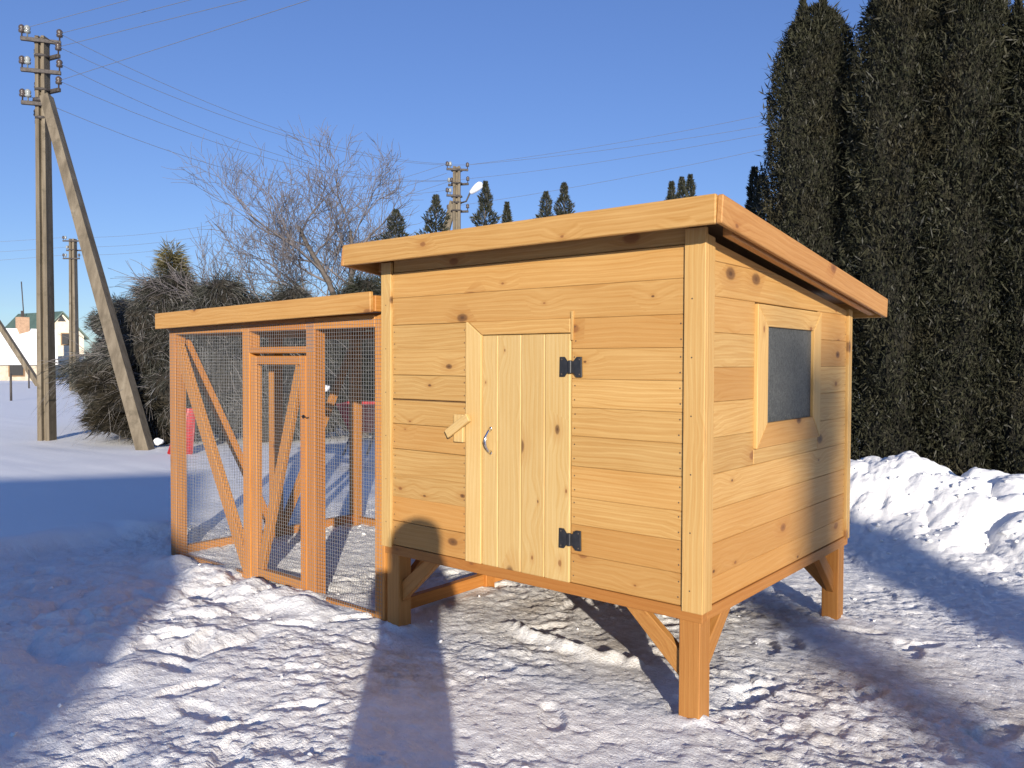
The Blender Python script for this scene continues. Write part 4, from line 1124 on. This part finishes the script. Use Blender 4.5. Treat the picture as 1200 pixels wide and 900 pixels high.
bare_tree(gat(408, 17.6), 'bare crooked fruit tree behind the chicken run roof',
    [((0, 0, 0), dirv(-0.05, 0, 1), 2.7, 0.12, 1),
     (tuple(dirv(-0.05, 0, 2.3)), dirv(-0.45, 0.1, 0.9), 2.7, 0.075, 1),
     (tuple(dirv(-0.05, 0, 2.5)), dirv(0.15, 0.1, 1.0), 2.0, 0.07, 1),
     (tuple(dirv(-0.03, 0, 1.4)), dirv(-0.85, -0.1, 0.65), 2.3, 0.07, 1),
     (tuple(dirv(-0.05, 0, 1.9)), dirv(-0.75, 0.3, 0.75), 2.2, 0.055, 1),
     (tuple(dirv(-0.05, 0, 1.8)), dirv(0.6, 0.3, 0.6), 1.5, 0.05, 2),
     (tuple(dirv(-0.05, 0, 2.3)), dirv(0.75, -0.1, 0.75), 1.7, 0.05, 2)], 12, depth=5, rmin=0.0055)
#@@FAR
# ------------------------------------------------------------------ far buildings and yard things
def poly_obj(name, V, Fc, mat, parent):
    me = bpy.data.meshes.new(name); me.from_pydata([tuple(map(float, v)) for v in V], [], Fc); me.update()
    bm = bmesh.new(); bm.from_mesh(me); bmesh.ops.recalc_face_normals(bm, faces=bm.faces[:]); bm.to_mesh(me); bm.free()
    return link(name, me, mat, parent)
def gable_house(o, ux, uy, w, l, eave, ridge, label, wallm, roofm, windows=(), over=0.35, roof_t=0.14, name='house', grp=None):
    """gable end spans ux (width w) at o, body runs l along uy"""
    o = np.array(o, float); ux = np.array([ux[0], ux[1], 0]); uy = np.array([uy[0], uy[1], 0]); zz = np.array([0, 0, 1.0])
    e = empty(name, tuple(o), label, 'house', grp)
    def P(a, b, c): return o + ux * a + uy * b + zz * c
    sec = [(0, -0.4), (w, -0.4), (w, eave), (w / 2, ridge), (0, eave)]
    V = [P(a, 0, c) for a, c in sec] + [P(a, l, c) for a, c in sec]
    poly_obj('wall', V, [(0, 1, 2, 3, 4), (5, 6, 7, 8, 9), (0, 1, 6, 5), (1, 2, 7, 6), (2, 3, 8, 7), (3, 4, 9, 8), (4, 0, 5, 9)], wallm, e)
    k = (ridge - eave) / (w / 2)
    rf = None
    for s in (0, 1):
        xe = -over if s == 0 else w + over; ze = eave - over * k
        a = [(xe, ze), (w / 2, ridge), (w / 2, ridge + roof_t), (xe, ze + roof_t)]
        V = [P(x, -over, z + 0.01) for x, z in a] + [P(x, l + over, z + 0.01) for x, z in a]
        ro = poly_obj('roof', V, [(0, 1, 2, 3), (4, 5, 6, 7), (0, 1, 5, 4), (1, 2, 6, 5), (2, 3, 7, 6), (3, 0, 4, 7)], roofm[s], e)
        rf = rf or ro
    for (a, c, ww, hh, face) in windows:
        def Q(x, z, d): return P(x, -d, z) if face == 'g' else P(w + d if face == 'r' else -d, x, z)
        wi = poly_obj('window', [Q(a - .08, c - .08, .02), Q(a + ww + .08, c - .08, .02), Q(a + ww + .08, c + hh + .08, .02), Q(a - .08, c + hh + .08, .02),
             Q(a - .08, c - .08, .06), Q(a + ww + .08, c - .08, .06), Q(a + ww + .08, c + hh + .08, .06), Q(a - .08, c + hh + .08, .06)],
             [(0, 1, 2, 3), (4, 5, 6, 7), (0, 1, 5, 4), (1, 2, 6, 5), (2, 3, 7, 6), (3, 0, 4, 7)], M_ROUGH, e)
        poly_obj('pane', [Q(a, c, .065), Q(a + ww, c, .065), Q(a + ww, c + hh, .065), Q(a, c + hh, .065)], [(0, 1, 2, 3)], M_DARK, wi)
    return e, P
d1 = 72.0
sc1 = d1 / FPX
w1_ = 48 * sc1
gl = gat(46, d1)       # left corner of the gable
house1, PH = gable_house(gl, RT * 0.97 + FW * 0.24, FW * 0.55 - RT * 0.83, w1_, 7.5, 1.5 + (424 - 395) * sc1, 1.5 + (424 - 368) * sc1,
    'cream gabled house with a green roof far beyond the yard', M_PLASTER, (M_GREEN, M_GREEN),
    ((w1_ * 0.50, 1.5 + 19 * sc1, 0.7, 0.95, 'g'),), 0.3)
poly_obj('attic_vent', [PH(w1_ / 2 - .35, -.05, 1.5 + 46 * sc1), PH(w1_ / 2 + .35, -.05, 1.5 + 46 * sc1), PH(w1_ / 2, -.05, 1.5 + 46 * sc1 + .55)], [(0, 1, 2)], M_DARK, house1)
am = at(28, 366, d1 + 3); tube('antenna_mast', [am - [0, 0, .6], at(25, 330, d1 + 3)], 0.05, M_STEEL, house1)
d2 = 62.0; sc2 = d2 / FPX
o2 = gat(-70, d2 - 3.0)
house2, PH2 = gable_house(o2, FW * 0.85 - RT * 0.52, RT * 0.85 + FW * 0.52, 5.0, (50 + 70) * sc2 * 0.92, 1.5 + (424 - 425) * sc2, 1.5 + (424 - 388) * sc2,
    'low outbuilding with a snow covered roof before the gabled house', M_PLASTER2, (M_SNOWC, M_SNOWC), ((4.3, 0.35, 0.9, 0.8, 'l'), (6.2, 0.35, 0.6, 0.8, 'l')), 0.3)
cb = PH2((2.5), 5.2, 3.4)
board('chimney', tuple(cb), tuple(cb + [0, 0, 1.5]), 0.75, 0.75, X_, M_BRICK, house2, 0.01)
board('chimney_pot', tuple(cb + [0, 0, 1.5]), tuple(cb + [0, 0, 2.0]), 0.18, 0.18, X_, M_STEEL, house2, 0.01)
# unseen open shelter added behind the viewer to shade the left of the yard
A_ = gnd(150, 880); B_ = gnd(212, 650); C_ = gnd(225, 552)
pn = np.array([LDIR[1], -LDIR[0]])
Ldist = 11.0
def caster(g_):       # point on the shade edge -> lateral offset and height on the shelter plane
    rel = g_[:2] - CAM[:2]; return rel @ pn, (rel @ LDIR + Ldist) * TAN_EL
ca, cb_, cc = caster(A_), caster(B_), caster(C_)
lat_r, ridge_h = ca[0], cc[1]
sl_ = (cb_[1] - ca[1]) / (cb_[0] - ca[0])
ridge_lat = cc[0] + 0.35
eave_h = cb_[1] - 0.32
eave_lat = cb_[0] + 0.30
rl = ridge_lat - 7.0                        # the ridge runs across the sun's path
hw = eave_lat - ridge_lat
oc = CAM[:2] - LDIR * Ldist
def HP(a, b, c): return np.array([*(oc + pn * a - LDIR * b), c])
hb = empty('shade_shelter', tuple(HP((eave_lat + rl) / 2, 2.5, 0)), 'open hip roofed timber shelter added unseen behind the viewer to shade the left of the yard', 'shelter')
x0, x1, y0, y1 = rl - hw, eave_lat, -0.5, 5.5
poly_obj('roof', [HP(x0, y0, eave_h), HP(x1, y0, eave_h), HP(x1, y1, eave_h), HP(x0, y1, eave_h), HP(rl, 0.3, ridge_h - .25), HP(ridge_lat, 0.3, ridge_h)],
    [(0, 1, 5, 4), (1, 2, 5), (2, 3, 4, 5), (3, 0, 4), (0, 1, 2, 3)], M_GREEN, hb)
for xx in (x0 + .3, (x0 + x1) / 2, x1 - .3):
    for yy in (y0 + .3, y1 - .3):
        board('post', tuple(HP(xx, yy, -.3)), tuple(HP(xx, yy, eave_h + .02)), 0.14, 0.14, X_, M_ROUGH, hb, 0.006)
# unseen leafless shrubs added before the shelter to dapple light on the trodden snow
sh0 = bare_tree(HP(-2.75, -1.6, 0), 'added leafless shrub before the corner post of the open shelter',
    [((0, 0, 0), (0.2 * math.cos(a_), 0.2 * math.sin(a_), 1.0), 2.0, 0.035, 1) for a_ in (0, 1.0, 2.1, 3.1, 4.2, 5.3)], 5, depth=4, rmin=0.017)
sh0['group'] = 'leafless shrubs added to dapple the light'; sh0['category'] = 'shrub'; sh0.name = 'shade_shrub'
for k_, (la, dd_, rot_) in enumerate(((-2.95, -3.0, 1.1), (-3.9, -2.2, 2.6), (-3.1, -0.6, 4.0), (-2.7, -2.4, 5.1))):
    c0 = sh0.copy(); COL.objects.link(c0); c0['label'] = 'added leafless shrub ' + ('farthest from the open shelter roof', 'nearest the middle of the open shelter', 'growing right under the open shelter eave', 'squeezed between two other shrubs before the shelter')[k_]; q_ = HP(la, dd_, 0); c0.location = (q_[0], q_[1], sh0.location.z); c0.rotation_euler.z = rot_
    for ch in list(sh0.children):
        cc_ = ch.copy(); COL.objects.link(cc_); cc_.parent = c0; cc_.matrix_parent_inverse = ch.matrix_parent_inverse.copy()

# fence stakes in the field
for px, py, lab in ((13, 469, 'dark fence stake alone in the snowy field'), (34, 455, 'dark fence stake close before the outbuilding wall')):
    g0 = gnd(px, py); hgt_ = 1.0
    st = tube('fence_stake', [g0 - [0, 0, .1], g0 + [0, 0, hgt_]], [0.045, 0.04], M_STEEL, None, 6)
    tag(st, lab, 'fence stake', 'fence stakes in the field')
# wilted snowy shrub twigs on the far verge are part of the field edge

# red sled leaning in the hedge
def curved_panel(name, c, up, side, w0, w1, h, depth, mat, parent):
    up = np.array(up, float); up /= np.linalg.norm(up); side = np.array(side, float); side /= np.linalg.norm(side); n = np.cross(side, up)
    V = []; NU, NV = 9, 9
    for layer in (0, 1):
        for i in range(NV):
            t = i / (NV - 1); w = w0 + (w1 - w0) * t
            for j in range(NU):
                s = 2 * j / (NU - 1) - 1
                V.append(c + up * (h * t) + side * (s * w / 2) + n * (depth * (1 - s ** 4) * -1 + (0.012 if layer else 0)))
    Fc = []
    for i in range(NV - 1):
        for j in range(NU - 1):
            a = i * NU + j; Fc.append((a, a + 1, a + NU + 1, a + NU)); a += NU * NV; Fc.append((a + NU, a + NU + 1, a + 1, a))
    for i in range(NV - 1):
        for j in (0, NU - 1):
            a = i * NU + j; Fc.append((a, a + NU, a + NU + NU * NV, a + NU * NV))
    for j in range(NU - 1):
        for i in (0, NV - 1):
            a = i * NU + j; Fc.append((a, a + 1, a + 1 + NU * NV, a + NU * NV))
    o = poly_obj(name, V, Fc, mat, parent); return o
sb_ = gnd(211, 535); sb_[2] = gz(sb_[0], sb_[1])
sled = empty('sled', tuple(sb_), 'red plastic sled standing upright at the conifers behind the run corner', 'sled')
curved_panel('shell', sb_, dirv(0.12, 0.22, 1.0), R3, 0.38, 0.20, 0.74, 0.08, M_RED, sled)
for s in (-1, 1):
    tube('rim', [sb_ + np.array(R3) * s * 0.19 + [0, 0, 0.01], sb_ + np.array(R3) * s * 0.10 + np.array(dirv(0.12, 0.22, 1.0).normalized()) * 0.73], 0.014, M_RED, sled)
# red wheelbarrow beyond the back of the run
wb = gnd(426, 548); wb[2] = gz(wb[0], wb[1])
wbe = empty('wheelbarrow', tuple(wb), 'red wheelbarrow with grey legs parked beyond the back of the run', 'wheelbarrow')
def tray(c, w0, w1, d0, d1, h):
    V = []
    for (w, d, z) in ((w0, d0, 0), (w1, d1, h), (w1 - .03, d1 - .03, h), (w0 - .03, d0 - .03, 0.02)):
        for s, t in ((-1, -1), (1, -1), (1, 1), (-1, 1)): V.append(c + np.array(R3) * (s * w / 2) + np.array(F3) * (t * d / 2) + [0, 0, z])
    Fc = [(0, 1, 2, 3), (12, 13, 14, 15)]
    for l in range(3):
        for i in range(4): Fc.append((l * 4 + i, l * 4 + (i + 1) % 4, l * 4 + 4 + (i + 1) % 4, l * 4 + 4 + i))
    return poly_obj('tray', V, Fc, M_RED, wbe)
tray(wb + [0, 0, 0.46], 0.30, 0.62, 0.45, 0.75, 0.40)
for s in (-1, 1):
    q = wb + np.array(R3) * s * 0.16
    tube('frame', [q + np.array(F3) * 0.75 + [0, 0, .62], q + [0, 0, .45], q - np.array(F3) * 0.6 + [0, 0, .2]], 0.018, M_GREYM, wbe)
    tube('leg', [q + np.array(F3) * 0.2 + [0, 0, .47], q + np.array(F3) * 0.28, q + np.array(F3) * 0.1 + [0, 0, .45]], 0.016, M_GREYM, wbe)
lathe('wheel', [(0.08, -0.03), (0.18, -0.04), (0.20, 0), (0.18, 0.04), (0.08, 0.03)], tuple(wb - np.array(F3) * 0.62 + [0, 0, .20]), tuple(R3), M_RUBBER, wbe, 16)
#@@PERSON
# ------------------------------------------------------------------ the photographer, standing behind the camera
def skin_body(name, verts, edges, radii, parent, sub=1, mat=None):
    me = bpy.data.meshes.new(name); me.from_pydata([tuple(v) for v in verts], edges, [])
    o = link(name, me, mat, parent)
    bm = bmesh.new(); bm.from_mesh(me); bm.verts.ensure_lookup_table()
    lay = bm.verts.layers.skin.verify()
    for i, r in enumerate(radii):
        bm.verts[i][lay].radius = (r, r) if not hasattr(r, '__len__') else r
    bm.verts[0][lay].use_root = True
    bm.to_mesh(me); bm.free()
    o.modifiers.new('skin', 'SKIN')
    ss = o.modifiers.new('sub', 'SUBSURF'); ss.levels = sub; ss.render_levels = sub
    return o
fwd = np.array([FW[0], FW[1], 0]); rgt = np.array([RT[0], RT[1], 0]); upz = np.array([0, 0, 1.0])
feet = np.array([CAM[0], CAM[1], 0]) - fwd * 0.40 + rgt * 0.055
fz = gz(feet[0], feet[1]) - 0.03
feet[2] = fz
per = empty('person', tuple(feet), 'person in dark coat and jeans holding up a phone behind the viewpoint', 'person')
def B(r, f, u): return feet + rgt * (r + 0.065 * (u - 1.6)) + fwd * f + upz * u     # weight on the left leg
J = {}; VV = []; RR = []; EE = []
def J_(n, p, r, par=None):
    J[n] = len(VV); VV.append(p); RR.append(r)
    if par is not None: EE.append((J[par], J[n]))
J_('pelvis', B(0, 0, 0.96), (0.185, 0.15)); J_('waist', B(0, 0, 1.10), (0.18, 0.145), 'pelvis'); J_('chest', B(0, 0.01, 1.32), (0.20, 0.15), 'waist')
J_('neck0', B(0, 0.02, 1.47), 0.085, 'chest'); J_('neck1', B(0, 0.035, 1.55), 0.060, 'neck0')
J_('head0', B(0, 0.05, 1.61), 0.082, 'neck1'); J_('head1', B(0, 0.045, 1.665), 0.095, 'head0'); J_('head2', B(0, 0.03, 1.70), 0.070, 'head1')
for s, t in ((-1, 'l'), (1, 'r')):
    J_('hip' + t, B(s * 0.10, 0, 0.88), 0.105, 'pelvis'); J_('knee' + t, B(s * 0.105, 0.015, 0.50), 0.070, 'hip' + t); J_('calf' + t, B(s * 0.105, -0.01, 0.34), 0.064, 'knee' + t)
    J_('ankle' + t, B(s * 0.11, -0.01, 0.09), 0.052, 'calf' + t); J_('toe' + t, B(s * 0.125, 0.17, 0.04), 0.042, 'ankle' + t)
    J_('sh' + t, B(s * 0.195, 0.0, 1.41), 0.085, 'chest'); J_('el' + t, B(s * 0.235, 0.15, 1.22), 0.058, 'sh' + t)
    J_('wr' + t, B(s * 0.105, 0.315, 1.43), 0.040, 'el' + t); J_('palm' + t, B(s * 0.090, 0.335, 1.475), 0.034, 'wr' + t)
    for k in range(4):      # fingers wrap behind the phone
        z = 1.462 + k * 0.021
        J_('f%d%s' % (k, t), B(s * 0.086, 0.372, z), 0.009, 'palm' + t); J_('g%d%s' % (k, t), B(s * (0.060 - 0.004 * abs(k - 1.5)), 0.382, z + 0.003), 0.008, 'f%d%s' % (k, t))
    J_('th' + t, B(s * 0.075, 0.330, 1.500), 0.010, 'palm' + t); J_('ti' + t, B(s * 0.052, 0.338, 1.515), 0.009, 'th' + t)
body = skin_body('body', VV, EE, RR, per, 2)
for mt in (M_COAT, M_JEANS, M_SKIN): body.data.materials.append(mt)
body.data.materials.clear(); body.data.materials.append(M_COAT)
# skirt of the coat, trousers below it, a knitted hat
def ring_shell(name, rings, mat, parent, n=18):
    V = []; Fc = []
    for (c, a, b) in rings:
        for k in range(n):
            t = 6.28318 * k / n; V.append(c + rgt * (a * math.cos(t)) + fwd * (b * math.sin(t)))
    for i in range(len(rings) - 1):
        for k in range(n): Fc.append((i * n + k, i * n + (k + 1) % n, (i + 1) * n + (k + 1) % n, (i + 1) * n + k))
    o = poly_obj(name, V, Fc, mat, parent)
    o.data.polygons.foreach_set('use_smooth', [True] * len(o.data.polygons)); return o
ring_shell('coat_skirt', [(B(0, 0, 1.08), 0.185, 0.155), (B(0, 0, 0.92), 0.205, 0.175), (B(0, 0, 0.72), 0.215, 0.185), (B(0, 0, 0.70), 0.205, 0.175)], M_COAT, per)
ring_shell('hood', [(B(0, .02, 1.46), 0.13, 0.13), (B(0, .0, 1.53), 0.135, 0.13), (B(0, .005, 1.60), 0.142, 0.135), (B(0, .01, 1.665), 0.140, 0.135), (B(0, .02, 1.715), 0.122, 0.12), (B(0, .025, 1.75), 0.085, 0.085), (B(0, .03, 1.768), 0.04, 0.04), (B(0, .03, 1.772), 0.002, 0.002)], M_COAT, per)
ring_shell('face', [(B(0, .062, 1.575), 0.05, 0.055), (B(0, .066, 1.60), 0.072, 0.085), (B(0, .062, 1.64), 0.088, 0.102), (B(0, .052, 1.675), 0.096, 0.108)], M_SKIN, per)
prism('nose', [(0, 0), (0.022, 0), (0.011, 0.04)], 0.03, tuple(B(-0.011, 0.152, 1.605)), tuple(rgt), (0, 0, 1), M_SKIN, per, 0.004)
for s in (-1, 1):
    lathe('eye', [(0.012, 0), (0.009, 0.006), (0.002, 0.009)], tuple(B(s * 0.033, 0.148, 1.64)), tuple(fwd), M_DARK, per, 8)
    tube('shoe', [B(s * 0.108, -0.07, 0.04), B(s * 0.112, 0.0, 0.06), B(s * 0.12, 0.10, 0.045), B(s * 0.128, 0.19, 0.03)], [0.05, 0.062, 0.056, 0.04], M_RUBBER, per, 10)
# the phone in the hands
ph = empty('phone', tuple(B(0, 0.352, 1.455)), 'dark phone held upright in both hands of the person', 'phone')
prism('phone_body', [(0, 0), (0.160, 0), (0.160, 0.076), (0, 0.076)], 0.008, tuple(B(-0.080, 0.350, 1.463)), tuple(rgt), (0, 0, 1), M_DARK, ph, 0.003)
